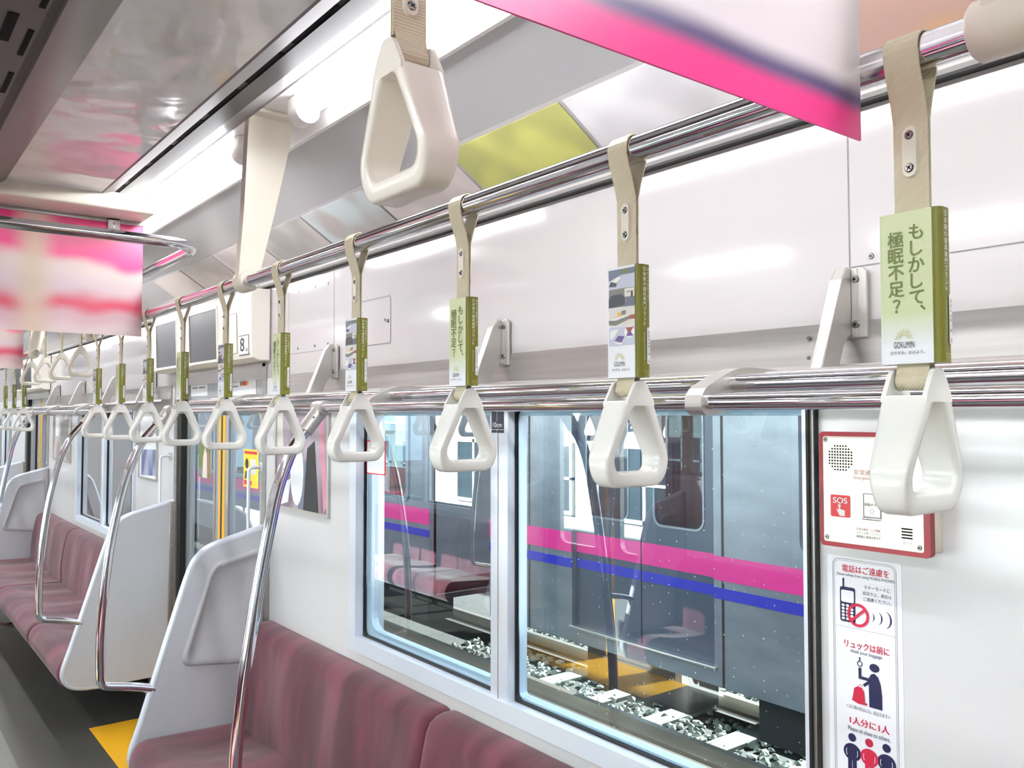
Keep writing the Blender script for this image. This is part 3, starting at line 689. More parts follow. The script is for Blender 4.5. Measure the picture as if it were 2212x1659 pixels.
# ------------------------------------------------------------------ hand straps
def handle_mesh(mb, c, zb, h, wd, th, k, along='y'):
    """rounded triangular grip, its tip split into two cheeks that hold the webbing; plane normal along y (or x)"""
    hw = wd / 2; hf = h - .024; tw = .0195
    out = arc_path([(0, hf, 0), (-tw * .4, hf, 0), (-tw, hf, 0), (-hw, .028, 0), (-hw + .008, 0, 0), (hw - .008, 0, 0), (hw, .028, 0), (tw, hf, 0), (tw * .4, hf, 0), (0, hf, 0)], [.002, .002, .05, .03, .03, .05, .002, .002], 6)
    inn = arc_path([(0, h - .0285, 0), (-.0055, h - .0300, 0), (-.0098, h - .0365, 0), (-hw + .0155, .033, 0), (-hw + .021, .018, 0), (hw - .021, .018, 0), (hw - .0155, .033, 0), (.0098, h - .0365, 0), (.0055, h - .0300, 0), (0, h - .0285, 0)], [.0025, .004, .03, .012, .012, .03, .004, .0025], 6)
    def bow(p, amt):
        s = math.sin(math.pi * min(1, max(0, p.y / h))) * amt; return Vector((p.x + (s if p.x > .001 else -s if p.x < -.001 else 0), p.y, 0))
    out = [bow(p, .0050) for p in out[:-1]]; inn = [bow(p, .0042) for p in inn[:-1]]
    n = len(out); t = th / 2
    def mixp(a, b, f): return [p * (1 - f) + q * f for p, q in zip(a, b)]
    def P(p, d): return (c[0] + p[0], c[1] + d, zb + p[1]) if along == 'y' else (c[0] + d, c[1] + p[0], zb + p[1])
    loops = [(out, -t + .006), (mixp(out, inn, .05), -t + .002), (mixp(out, inn, .20), -t), (mixp(out, inn, .80), -t), (mixp(out, inn, .95), -t + .002), (inn, -t + .006), (inn, t - .006), (mixp(out, inn, .95), t - .002), (mixp(out, inn, .80), t), (mixp(out, inn, .20), t), (mixp(out, inn, .05), t - .002), (out, t - .006)]
    tp = lambda z: .66 + .34 * min(1, max(0, z / hf / .82)) ** .8                # thinner towards the bar
    vs = [P((p.x, p.y), d * tp(p.y)) for L, d in loops for p in L]; m = len(loops)
    mb.add(vs, [(i * n + j, i * n + (j + 1) % n, ((i + 1) % m) * n + (j + 1) % n, ((i + 1) % m) * n + j) for i in range(m) for j in range(n)], k, True)
    bwd = .0050 * math.sin(math.pi * hf / h)
    tip = [(-tw - bwd - .0012, hf - .006), (-tw - bwd + .0002, hf), (-.0115, h - .006), (-.0075, h - .0012), (-.003, h), (.003, h), (.0075, h - .0012), (.0115, h - .006), (tw + bwd - .0002, hf), (tw + bwd + .0012, hf - .006)]
    for s in (-1, 1):
        d0, d1 = s * (t + .0001), s * (t - .0042); N = len(tip)
        mb.add([P(p, d0) for p in tip] + [P(p, d1) for p in tip], [list(range(N)), list(range(N, 2 * N))] + [(i, (i + 1) % N, N + (i + 1) % N, N + i) for i in range(N)], k)
    pin = [(.0055 * math.cos(q * math.pi / 5), h - .0105 + .0055 * math.sin(q * math.pi / 5)) for q in range(10)]
    mb.add([P(p, -t + .003) for p in pin] + [P(p, t - .003) for p in pin], [(i, (i + 1) % 10, 10 + (i + 1) % 10, 10 + i) for i in range(10)], k, True)

def belt_path(mb, c, pz, zjoin, zend, wd, along='y', loopr=.0185):
    """webbing looped over the rail, two plies meeting and going down to the grip"""
    def P(a, yy, z): return (c[0] + a, c[1] + yy, z) if along == 'y' else (c[0] + yy, c[1] + a, z)
    pts = [(.0016, zend), (.0016, zjoin - .02), (.0018, zjoin), (.006, zjoin + .016), (.0155, pz - .016), (loopr, pz)]
    pts += [(loopr * math.cos(math.radians(t)), pz + loopr * math.sin(math.radians(t))) for t in range(20, 180, 20)]
    pts += [(-loopr, pz), (-.0155, pz - .016), (-.006, zjoin + .016), (-.0018, zjoin), (-.0016, zjoin - .02), (-.0016, zend)]
    V = [Vector((a, z, 0)) for a, z in pts]; th = .0017; vs = []; fs = []
    for i, p in enumerate(V):
        t = (V[min(i + 1, len(V) - 1)] - V[max(i - 1, 0)]).normalized(); nrm = Vector((-t.y, t.x, 0)) * th / 2
        for s in (1, -1):
            for yy in (-wd / 2, wd / 2): q = p + nrm * s; vs.append(P(q.x, yy, q.y))
    for i in range(len(V) - 1):
        o = i * 4
        for a, b in ((0, 1), (1, 3), (3, 2), (2, 0)): fs.append((o + a, o + b, o + 4 + b, o + 4 + a))
    mb.add(vs, fs, 'belt', False)
    # loop below, round the pin of the grip
    R = .0088; zc = zend - .0145; rp = [(-.0022, zend + .006), (-.004, zend)] + [(R * math.cos(math.radians(t)), zc + R * math.sin(math.radians(t))) for t in range(140, 401, 20)] + [(.004, zend), (.0022, zend + .006)]
    vs = [P(a, yy, z) for a, z in rp for yy in (-wd / 2 + .001, wd / 2 - .001)]
    mb.add(vs, [(2 * i, 2 * i + 1, 2 * i + 3, 2 * i + 2) for i in range(len(rp) - 1)], 'belt', False)

def sleeve_mesh(kind):
    """printed paper sleeve, local origin at the strap line on the floor plane; front face looks to -x, olive edge to -y"""
    mb = MB(); z0, z1 = 1.626, 1.762; hx, hy = .0105, .0285
    O = rrect(-hx, hx, -hy, hy, .0062, 5); n = len(O); I = [(x * .93, y * .975) for x, y in O]
    def colour(p, q):
        y = (p[1] + q[1]) / 2; x = (p[0] + q[0]) / 2
        if y < -hy + .0072: return 'olive'
        return 'paper' if kind == 'photo' else 'pale'
    rows = [z0, z1]
    for i in range(n):
        p, q = O[i], O[(i + 1) % n]; k = colour(p, q)
        mb.add([(p[0], p[1], z0), (q[0], q[1], z0), (q[0], q[1], z1), (p[0], p[1], z1)], [(0, 1, 2, 3)], k)
        a, b = I[i], I[(i + 1) % n]
        mb.add([(p[0], p[1], z1), (q[0], q[1], z1), (b[0], b[1], z1), (a[0], a[1], z1), (a[0], a[1], z0), (b[0], b[1], z0), (p[0], p[1], z0), (q[0], q[1], z0)], [(0, 1, 2, 3), (3, 2, 5, 4), (4, 5, 7, 6)], 'paper')
    E = .0004
    fr = lambda a, b: (-hx - E, -a, b)          # a: to the viewer's right on the front face
    fr2 = lambda a, b: (-hx - 2 * E, -a, b)
    # olive strip carried round onto the front edge
    mb.add([fr(.0215, z0), fr(hy - .006, z0), fr(hy - .006, z1), fr(.0215, z1)], [(0, 1, 2, 3)], 'olive')
    if kind == 'slogan':
        vtext(mb, 'もしかして、', fr, z1 - .012, .0146, .0075, .0158, 'oliveink', .017)
        vtext(mb, '極眠不足？', fr, z1 - .0165, .0150, -.0110, .0155, 'oliveink', .017)
    else:
        X0, X1 = -hy + .0062, .0215
        def pic(a0, a1, b0, b1, k, e=fr): poly2(mb, [(a0, b0), (a1, b0), (a1, b1), (a0, b1)], e, k)
        def pp(pts, k): poly2(mb, [(X0 + (X1 - X0) * a, b) for a, b in pts], fr2, k)
        t = z1 - .003; h = .0228
        pic(X0, X1, t - h, t, 'ph1'); pp([(0, t), (1, t), (1, t - .007), (.45, t - .007), (.12, t - .012), (0, t - .013)], 'ph7'); pp([(0, t - .02), (.28, t - .021), (.33, t - .0145), (.1, t - .013)], 'ph2'); pp([(.05, t - .0135), (.35, t - .009), (.5, t - .011), (.3, t - .0165)], 'white'); pp([(.5, t - .001), (.75, t - .001), (.72, t - .006), (.55, t - .006)], 'oliveink')
        t -= h + .0008; pic(X0, X1, t - h, t, 'ph3'); pp([(0, t - h), (.62, t - h + .002), (.62, t - .012), (.5, t - .007), (.1, t - .0075), (0, t - .012)], 'ph2'); pp([(.62, t - .001), (1, t - .001), (1, t - .012), (.62, t - .011)], 'ph8'); pp([(.62, t - h), (1, t - h), (1, t - .015), (.75, t - .0115)], 'ph7'); pp([(.7, t - .005), (.95, t - .005), (.95, t - .0058), (.7, t - .0058)], 'ink'); pp([(.86, t - .006), (.94, t - .006), (.94, t - .0125), (.86, t - .0125)], 'ph2')
        t -= h + .0008; pic(X0, X1, t - h, t, 'ph8'); pp([(0, t - .020), (.28, t - .0215), (.85, t - .0145), (.85, t - .0105), (.28, t - .0155), (0, t - .0145)], 'ph3'); pp([(.06, t - .0135), (.8, t - .0095), (.85, t - .0105), (.28, t - .0152), (0, t - .0145)], 'white'); pp([(.34, t - .006), (.48, t - .006), (.48, t - .0105), (.34, t - .011)], 'ph6'); pp([(.8, t - .0105), (1, t - .010), (1, t - .0155), (.8, t - .015)], 'ph5'); pp([(.5, t - .004), (.68, t - .004), (.66, t - .009), (.5, t - .0095)], 'ph3')
        t -= h + .0008; pic(X0, X1, t - h, t, 'ph1'); pp([(.22, t - .017), (.5, t - .0195), (.62, t - .012), (.36, t - .0105)], 'ph4'); pp([(.22, t - .0195), (.5, t - .022), (.62, t - .0145), (.62, t - .012), (.5, t - .0195), (.22, t - .017)], 'white')
        cc = circ(.8, t - .007, .2, 16, ry=.0075); pp(cc, 'white'); pp([(.66, t - .0015), (.96, t - .0015), (.86, t - .007), (.74, t - .007)], 'ph5'); pp([(.74, t - .007), (.86, t - .007), (.95, t - .012), (.68, t - .012)], 'ph4'); pp([(.05, t - .004), (.4, t - .002), (.2, t - .013), (.05, t - .015)], 'white')
    # rising sun mark and the two lines under it
    sx, sz = -.0045, z0 + .0225
    band(mb, circ(sx, sz, .0036, 13, 0, math.pi), .0006, fr2, 'gold')
    for i in range(17):
        an = math.pi * i / 16; r1 = .0088 if i % 2 == 0 else .0072
        band(mb, [(sx + .0048 * math.cos(an), sz + .0048 * math.sin(an)), (sx + r1 * math.cos(an), sz + r1 * math.sin(an))], .00042, fr2, 'gold')
    text(mb, 'GOKUMIN', fr2, .006, 'ink', width=.0185, cx=sx, cy=z0 + .0170, maxh=.0058)
    text(mb, 'おやすみ、おはよう。', fr2, .0036, 'ink', width=.031, cx=-.0015, cy=z0 + .0100)
    # olive edge, looking to -y
    sd = lambda a, b: (a, -hy - E, b); sd2 = lambda a, b: (a, -hy - 2 * E, b)
    vtext(mb, '日本発の寝具専門ブランド', sd, z1 - .003, .0060, -.0018, .0058, 'white')
    vtext(mb, '現代人の睡眠不足に', sd, z1 - .004, .0046, .0042, .0040, 'pale')
    vtext(mb, '株式会社ＫＵＲＵＫＵＲＵ', sd, z1 - .082, .0028, -.0024, .0026, 'pale')
    poly2(mb, rrect(.0018, .0068, z0 + .0155, z1 - .076, .0024), sd, 'paper')
    vtext(mb, 'GOKUMIN Q', sd2, z1 - .080, .0043, .0043, .0042, 'ink')
    for i in range(3): text(mb, ['商品の詳細', 'ご購入は', 'こちら'][i], sd, .0024, 'gold', width=.0095, cx=0, cy=z0 + .0075 - .0028 * i)
    return mb

def make_strap(kind, loc, pz, zb, label, group, along='y', drop=.088):
    root = thing('hand_strap', label, 'strap', loc, group)
    c = (loc[0], loc[1]); h = .128; zt = zb + h
    q = MB(); belt_path(q, c, pz, pz - drop + .028, zt + .004, .0315, along); q.build('belt', root)
    q = MB(); cz = pz - drop
    def P(a, b, z): return (c[0] + a, c[1] + b, z) if along == 'y' else (c[0] + b, c[1] + a, z)
    for s in (-1, 1):
        O = rrect(-.0075, .0075, cz - .024, cz + .024, .0072, 5); n = len(O)
        q.add([P(s * .0025, a, z) for a, z in O] + [P(s * .0055, a * .85, cz + (z - cz) * .95) for a, z in O], [(i, (i + 1) % n, n + (i + 1) % n, n + i) for i in range(n)] + [list(range(n, 2 * n))], 'clip')
    clip = q.build('clip', root)
    for z in (cz - .015, cz + .015):
        q = MB()
        for s in (-1, 1):
            O = circ(0, z, .0044, 12); n = 12
            q.add([P(s * .0054, a, b) for a, b in O] + [P(s * .0068, a * .7, z + (b - z) * .7) for a, b in O], [(i, (i + 1) % n, n + (i + 1) % n, n + i) for i in range(n)] + [list(range(n, 2 * n))], 'screw')
            for an in (40, 130):
                ca, sa = math.cos(math.radians(an)) * .0024, math.sin(math.radians(an)) * .0024
                q.add([P(s * .0070, ca - sa * .2, z + sa + ca * .2), P(s * .0070, ca + sa * .2, z + sa - ca * .2), P(s * .0070, -ca + sa * .2, z - sa - ca * .2), P(s * .0070, -ca - sa * .2, z - sa + ca * .2)], [(0, 1, 2, 3)], 'black')
        q.build('screw', clip)
    if kind:
        q = sleeve_mesh(kind); q.shift(c[0], c[1], 0); q.build('ad_sleeve', root)
    q = MB(); handle_mesh(q, c, zb, h, .106, .041, 'handle' if kind else 'blank', along)
    q.build('grip', root, True)
    # dark slot at the top of the grip where the webbing enters
    return root

ys = [.379 + .3555 * i for i in range(10)]
lab = ['nearest the intercom box', 'in front of the right-hand pane', 'in front of the left-hand pane', 'before the chrome pole joint', 'just left of the framed wall poster', 'in front of the door seam', 'beside the left door screen', 'third before the unsleeved straps', 'second before the unsleeved straps', 'closest to the unsleeved straps']
G = 'hand straps with printed sleeves along the near rail'
proto = {}
for i, y in enumerate(ys):
    kind = 'slogan' if i % 2 == 0 else 'photo'
    l = ('ivory hand strap with pale green slogan sleeve, ' if kind == 'slogan' else 'ivory hand strap with bedroom-photo sleeve, ') + lab[i]
    if kind not in proto: proto[kind] = make_strap(kind, (PX, y, 0), PZ, 1.494, l, G)
    else:
        o = copy_tree(proto[kind], (PX, y, 0)); o['label'] = l
for i in range(5):
    o = copy_tree(proto['photo' if i % 2 else 'slogan'], (PX, 5.36 + .3555 * i, 0)); o['group'] = 'sleeved hand straps over the second bench'
    o['label'] = ['first', 'second', 'third', 'fourth', 'fifth'][i] + ' sleeved hand strap over the second bench, counted from the door'
for i in range(9):
    o = copy_tree(proto['photo' if i % 2 else 'slogan'], (2 * CX - PX, .379 + .3555 * i, 0)); o['group'] = 'sleeved hand straps of the opposite row'
    o['label'] = 'sleeved hand strap of the opposite row, seen only as a reflection in the glass'
b0 = make_strap(None, (.77, 4.0, 0), 2.06, 1.746, 'plain hand strap without sleeve, largest of those at the door bay', 'plain hand straps at the door bay')
for i, l in enumerate(('second plain hand strap at the door bay', 'third plain hand strap at the door bay', 'farthest plain hand strap at the door bay')):
    o = copy_tree(b0, (.77, 4.42 + .42 * i, 0)); o['label'] = l
make_strap(None, (.357, .60, 0), 2.06, 1.758, 'large plain hand strap hanging edge-on in front of the ceiling lamp', None, 'x', .128)

# ------------------------------------------------------------------ posters and cards
def poster_mat(name, stops, streak, z0, z1, xc, amp=.28):
    m = mat(name, (200, 200, 200), 0.3); nt = m.node_tree; b = nt.nodes['Principled BSDF']; tc = nt.nodes.new('ShaderNodeTexCoord')
    sp = nt.nodes.new('ShaderNodeSeparateXYZ'); mr = nt.nodes.new('ShaderNodeMapRange'); mr.inputs[1].default_value = z0; mr.inputs[2].default_value = z1
    n = nt.nodes.new('ShaderNodeTexNoise'); n.inputs['Scale'].default_value = 7; n.inputs['Detail'].default_value = 0.5
    ad = nt.nodes.new('ShaderNodeMath'); ad.operation = 'MULTIPLY_ADD'; ad.inputs[1].default_value = amp; ad.inputs[2].default_value = -amp / 2
    su = nt.nodes.new('ShaderNodeMath'); su.operation = 'ADD'
    r = nt.nodes.new('ShaderNodeValToRGB'); r.color_ramp.interpolation = 'EASE'
    while len(r.color_ramp.elements) < len(stops): r.color_ramp.elements.new(0.5)
    for e, (p, c) in zip(r.color_ramp.elements, stops): e.position = p; e.color = lin(c)
    L = nt.links.new
    L(tc.outputs['Object'], sp.inputs[0]); L(sp.outputs[2], mr.inputs[0]); L(tc.outputs['Object'], n.inputs[0]); L(n.outputs[0], ad.inputs[0])
    L(mr.outputs[0], su.inputs[0]); L(ad.outputs[0], su.inputs[1]); L(su.outputs[0], r.inputs[0])
    if streak:
        sb = nt.nodes.new('ShaderNodeMath'); sb.operation = 'SUBTRACT'; sb.inputs[1].default_value = xc
        ab = nt.nodes.new('ShaderNodeMath'); ab.operation = 'ABSOLUTE'; m2 = nt.nodes.new('ShaderNodeMapRange'); m2.interpolation_type = 'SMOOTHSTEP'
        m2.inputs[1].default_value = 0.0; m2.inputs[2].default_value = 0.075; m2.inputs[3].default_value = 0.85; m2.inputs[4].default_value = 0.0
        mx = nt.nodes.new('ShaderNodeMix'); mx.data_type = 'RGBA'; mx.inputs[7].default_value = lin(streak)
        L(sp.outputs[0], sb.inputs[0]); L(sb.outputs[0], ab.inputs[0]); L(ab.outputs[0], m2.inputs[0]); L(m2.outputs[0], mx.inputs[0]); L(r.outputs[0], mx.inputs[6]); L(mx.outputs[2], b.inputs['Base Color'])
    else: L(r.outputs[0], b.inputs['Base Color'])
    return m
M['pfar'] = poster_mat('pink_print', [(.0, (226, 205, 205)), (.14, (214, 178, 184)), (.27, (206, 84, 108)), (.42, (222, 202, 206)), (.55, (224, 206, 200)), (.68, (236, 84, 142)), (.84, (226, 106, 146)), (.97, (224, 24, 116))], (216, 196, 172), -.182, .182, -.045)
M['pnear'] = poster_mat('white_pink_print', [(.0, (240, 56, 142)), (.05, (240, 56, 142)), (.10, (92, 78, 120)), (.16, (238, 228, 234)), (.6, (246, 240, 243)), (1.0, (246, 240, 243))], None, -.182, .182, 0, .02)
for n_, (yb, k, labs) in {'near': (.42, 'pnear', ('white hanging poster with a bold pink lower border, nearest overhead', 'white hanging poster with pink border, left of the nearest pair')), 'far': (2.90, 'pfar', ('blurry pink hanging poster in front of the far ceiling beam, its right sheet', 'pink hanging poster of the far pair, its left sheet')), 'x': (5.3, 'pfar', ('pink hanging poster on the third beam, right sheet', 'pink hanging poster on the third beam, left sheet'))}.items():
    for (a, b), l in zip(((.205, .735), (-.525, .005)), labs):
        root = thing('hanging_poster', l, 'poster', ((a + b) / 2, yb, 2.017), 'posters hung across the aisle')
        q = MB(); q.box(a, b, yb - .001, yb + .001, 1.835, 2.200, k)
        q.build('sheet', root)
        q = MB(); q.box(a, b, yb - .004, yb + .004, 2.192, 2.2055, 'alu', .001); q.build('top_bar', root)
        for xc in (a + .09, b - .09):
            q = MB(); q.box(xc - .018, xc + .018, yb - .010, yb - .0075, 2.165, 2.245, 'steel', .001); q.box(xc - .018, xc + .018, yb - .01, yb - .002, 2.20, 2.205, 'steel')
            for z in (2.178, 2.19): q.disc((xc, yb - .010, z), .004, 'y', -.002, 'screw', 8)
            q.build('clip', root)
# cards in the rail above the windows
cards = [((206, 196, 204), (236, 226, 230), 'grey mauve ad card nearest overhead in the rail above the window'), ((232, 178, 92), (206, 172, 158), 'orange and mauve ad card in the upper right rail'), ((238, 236, 238), (214, 212, 214), 'white ad card in the rail, right of the yellow-green one'),
         ((206, 206, 118), (176, 178, 108), 'yellow-green ad card in the rail above the window'), ((226, 216, 212), (206, 198, 194), 'pale beige ad card in the rail left of the yellow-green one'), ((196, 206, 206), (178, 172, 168), 'grey-teal ad card in the rail near the tall hanger'),
         ((190, 184, 178), (164, 162, 158), 'dull grey ad card in the rail above the framed poster'), ((214, 206, 202), (192, 186, 182), 'warm grey ad card in the rail over the door'), ((186, 180, 176), (210, 204, 200), 'taupe ad card in the rail over the door screens'), ((222, 212, 208), (198, 190, 188), 'rosy grey ad card, farthest in the rail')]
for i, (c1, c2, l) in enumerate(cards):
    k = 'card%d' % i; M[k] = blotch('card_print_%d' % i, [(.35, c1), (.62, c2)], (6, 6, 6), .35)
    a = .03 + .435 * i; b = a + .42
    q = MB(); n = Vector((-.120, 0, -.185)).normalized() * .003
    A, B = Vector((1.328, 0, 2.1275)), Vector((1.158, 0, 2.2385))
    vs = []
    for d in (Vector((0, 0, 0)) + n * .4, n): vs += [(A.x + d.x, a, A.z + d.z), (A.x + d.x, b, A.z + d.z), (B.x + d.x, b, B.z + d.z), (B.x + d.x, a, B.z + d.z)]
    q.add(vs, [(0, 1, 2, 3), (4, 5, 6, 7), (0, 1, 5, 4), (1, 2, 6, 5), (2, 3, 7, 6), (3, 0, 4, 7)], k)
    tag(q.build('ad_card'), l, 'advert card', 'advert cards in the rail above the windows')
# framed posters on the wall
def wall_poster(a, b, z0, z1, l, shapes, base):
    root = thing('framed_poster', l, 'poster', (W - .004, (a + b) / 2, (z0 + z1) / 2), 'framed posters beside the doors')
    q = MB(); q.box(W - .004, W - .0005, a, b, z0, z1, base)
    for (k, pts) in shapes: poly2(q, [(b - (b - a) * u, z0 + (z1 - z0) * v) for u, v in pts], lambda y, z: (W - .0045, y, z), k)
    q.build('print', root)
    q = MB(); q.ring([(a - .012, z0 - .012), (b + .012, z0 - .012), (b + .012, z1 + .012), (a - .012, z1 + .012)], [(a, z0), (b, z0), (b, z1), (a, z1)], 'x', W - .010, W - .0005, 'steel'); q.build('frame', root)
M['mauve'] = blotch('mauve_print', [(.35, (120, 102, 116)), (.6, (176, 160, 172))], (9, 5, 2), .2)
M['bluep'] = blotch('blue_print', [(.35, (96, 110, 152)), (.6, (168, 176, 204))], (9, 9, 5), .3)
M['greyp'] = blotch('grey_print', [(.4, (150, 140, 138)), (.6, (206, 198, 196))], (9, 7, 4), .3)
wall_poster(2.825, 3.29, 1.225, 1.60, 'mauve framed poster between the large window and the door', [('paper', circ(.42, .36, .13, 18, ry=.33)), ('ph9', [(.82, 1), (.9, 1), (1, .1), (.93, 0)]), ('ph8', [(0, 1), (.12, 1), (.14, .6), (0, .62)]), ('ink', [(.62, .62), (.76, .7), (.84, .0), (.55, 0)]), ('ph7', [(.5, .5), (.6, .5), (.62, 0), (.45, 0)]), ('paper', [(.05, .2), (.3, .3), (.25, .05), (.05, 0)])], 'mauve')
wall_poster(4.99, 5.34, 1.225, 1.60, 'blue and white framed poster across the door bay', [('paper', [(0, 1), (1, 1), (1, .48), (0, .45)]), ('bluep', [(.1, .42), (.95, .44), (.95, .05), (.1, .02)]), ('ph8', [(.2, .9), (.8, .95), (.8, .7), (.2, .65)])], 'sticker')
wall_poster(7.35, 8.05, 1.225, 1.60, 'grey framed poster at the far end of the second bench', [('paper', [(.1, .9), (.3, .9), (.3, .5), (.1, .5)]), ('ph3', [(.4, .8), (.9, .9), (.8, .1), (.5, .2)])], 'greyp')

# ------------------------------------------------------------------ screens above the door
K_ = 1.0625
def hs(y): return y * K_
def hz(z): return 1.58 + (z - 1.58) * K_
def hx(x): return x * K_
def header(dy, label, mirror, plates):
    root = thing('door_header_box', label, 'display box', (1.31 if not mirror else 2 * CX - 1.31, 4.08 + dy, 1.98), 'screen boxes above the doors')
    parts = []
    q = MB(); q.prism([(1.357, hz(1.792)), (hx(1.232), hz(1.792)), (hx(1.205), hz(1.803)), (hx(1.199), hz(1.822)), (hx(1.192), hz(2.06)), (hx(1.20), 2.100), (1.357, 2.102)], 'y', 3.37 + dy, 4.80 + dy, 'creambox', .006); parts.append((q, 'housing', None))
    for a, b in ((hs(3.545), hs(3.905)), (hs(4.10), hs(4.43))):
        fx = lambda z, o: hx(1.1985 - (z - 1.82) * .0292) - o
        q = MB(); zs = (1.815, 2.025); q.add([(fx(z, .0015), y + dy, hz(z)) for y, z in ((a, zs[0]), (b, zs[0]), (b, zs[1]), (a, zs[1]))] + [(fx(z, -.004), y + dy, hz(z)) for y, z in ((a, zs[0]), (b, zs[0]), (b, zs[1]), (a, zs[1]))], [(0, 1, 2, 3), (0, 1, 5, 4), (1, 2, 6, 5), (2, 3, 7, 6), (3, 0, 4, 7)], 'screen'); parts.append((q, 'screen', None))
        q = MB(); f = .010; O = [(a - f, zs[0] - f), (b + f, zs[0] - f), (b + f, zs[1] + f), (a - f, zs[1] + f)]; I = [(a, zs[0]), (b, zs[0]), (b, zs[1]), (a, zs[1])]
        q.add([(fx(z, .004), y + dy, hz(z)) for y, z in O + I] + [(fx(z, -.001), y + dy, hz(z)) for y, z in O + I], [(i, (i + 1) % 4, 4 + (i + 1) % 4, 4 + i) for i in range(4)] + [(i, (i + 1) % 4, 8 + (i + 1) % 4, 8 + i) for i in range(4)] + [(4 + i, 4 + (i + 1) % 4, 12 + (i + 1) % 4, 12 + i) for i in range(4)], 'creambox'); parts.append((q, 'bezel', 1))
    if plates:
        P = lambda o: (lambda y, z: (hx(1.1985 - (z - 1.82) * .0292) - o, hs(y) + dy, hz(z)))
        pl, pl2, pl3 = P(.0008), P(.0014), P(.0020)
        q = MB(); poly2(q, [(3.292, 1.815), (3.187, 1.815), (3.187, 1.892), (3.292, 1.892)], pl, 'ink'); poly2(q, [(3.289, 1.818), (3.190, 1.818), (3.190, 1.889), (3.289, 1.889)], pl2, 'white')
        fl = lambda a, b: pl3(-a, b)
        text(q, '8', fl, .06, 'ink', width=.042, bold=.02, cx=-3.254, cy=1.856, maxh=.052); text(q, '号車', fl, .018, 'ink', width=.026, cx=-3.211, cy=1.834)
        parts.append((q, 'car_number_plate', None))
        q = MB(); poly2(q, [(3.50, 1.825), (3.31, 1.825), (3.31, 1.985), (3.50, 1.985)], pl, 'greyink'); poly2(q, [(3.498, 1.827), (3.312, 1.827), (3.312, 1.983), (3.498, 1.983)], pl2, 'boxface')
        for i in range(6): poly2(q, [(3.47, 1.85 + .02 * i), (3.36 + .02 * (i % 3), 1.85 + .02 * i), (3.36 + .02 * (i % 3), 1.853 + .02 * i), (3.47, 1.853 + .02 * i)], pl3, 'pale')
        parts.append((q, 'notice', None))
    last = None
    for q, nm, sub in parts:
        if mirror: q.mirror()
        o = q.build(nm, last if sub else root)
        if not sub: last = o
header(0, 'cream screen box above the nearer door, numbered 8', False, True)
header(4.88, 'far cream screen box above the second door', False, True)
header(0, 'cream screen box above the opposite door', True, False)
# paper notices on the metal band over the door, stickers on the door glass
def flat_notice(name, a, b, z0, z1, x, l, cat, base, shapes, r=.004):
    q = MB(); O = rrect(a, b, z0, z1, r); q.prism(O, 'x', x - .0008, x, base)
    for k, pts in shapes: poly2(q, [(b - (b - a) * u, z0 + (z1 - z0) * v) for u, v in pts], lambda y, z: (x - .0012, y, z), k)
    return tag(q.build(name), l, cat)
flat_notice('door_notice', 3.62, 3.92, 1.672, 1.775, W + .0345, 'white paper notice with orange lettering high on the near door leaf', 'notice', 'sticker', [('sosred', [(.45, .42), (.62, .42), (.62, .6), (.45, .6)]), ('oliveink', [(.36, .42), (.44, .42), (.44, .6), (.36, .6)]), ('greyink', [(.05, .6), (.22, .6), (.22, .66), (.05, .66)]), ('greyink', [(.05, .38), (.28, .38), (.28, .44), (.05, .44)]), ('yellow', [(.63, .42), (.7, .42), (.7, .6), (.63, .6)])], .002)
flat_notice('door_notice', 4.26, 4.52, 1.680, 1.765, W + .0345, 'white paper notice with grey lettering left of the yellow door seam', 'notice', 'sticker', [('greyink', [(.1, .45), (.4, .45), (.4, .53), (.1, .53)]), ('greyink', [(.5, .45), (.85, .45), (.85, .53), (.5, .53)])], .002)
flat_notice('door_sticker', 3.62, 3.79, 1.262, 1.43, W + .0465, 'yellow sticker with a portrait on the near door glass', 'sticker', 'stickyellow', [('sosred', [(.05, .88), (.95, .88), (.95, .95), (.05, .95)]), ('ink', circ(.24, .62, .12, 14, ry=.14)), ('ph8', circ(.25, .54, .08, 14, ry=.09)), ('ph2', [(.08, .22), (.4, .22), (.34, .42), (.14, .42)]), ('ph8', [(.48, .35), (.9, .35), (.9, .75), (.48, .75)]), ('sosred', [(.05, .06), (.6, .06), (.6, .18), (.05, .18)])])
flat_notice('door_sticker', 4.24, 4.42, 1.27, 1.44, W + .0465, 'green photo sticker on the far door glass', 'sticker', 'oliveink', [('ph8', [(.35, 0), (.75, 0), (.7, .7), (.55, .9), (.4, .6)]), ('ph3', [(0, 0), (.35, 0), (.35, .25), (0, .3)]), ('brown', [(.5, .1), (.95, .15), (.9, .75), (.75, .9)])])
flat_notice('safety_sticker', 2.452, 2.580, 1.385, 1.497, W + .0203, 'red-edged safety sticker on the left-hand window pane', 'sticker', 'sosred', [('paper', rrect(.04, .96, .035, .965, .05)), ('navy', [(.06, .66), (.94, .66), (.94, .95), (.06, .95)]), ('paper', [(.14, .80), (.9, .80), (.9, .9), (.14, .9)]), ('pale', [(.08, .4), (.92, .4), (.92, .62), (.08, .62)]), ('sosred', [(.1, .09), (.2, .09), (.2, .24), (.1, .24)]), ('sosred', [(.52, .09), (.62, .09), (.62, .24), (.52, .24)])], .006)
M['navydk'] = mat('ruler_navy', (18, 22, 48), .35)
q = MB(); q.box(W - .0114, W - .0102, 1.775, 1.828, 1.535, 1.592, 'navydk'); fl = lambda a, b: (W - .0118, -a, b)
text(q, '10cm', fl, .016, 'white', width=.040, cx=-1.8015, cy=1.556, maxh=.013); band(q, [(-1.828, 1.5435), (-1.775, 1.5435)], .0012, fl, 'white'); band(q, [(-1.803, 1.535), (-1.803, 1.547)], .0010, fl, 'white'); band(q, [(-1.803, 1.566), (-1.803, 1.592)], .0010, fl, 'white')
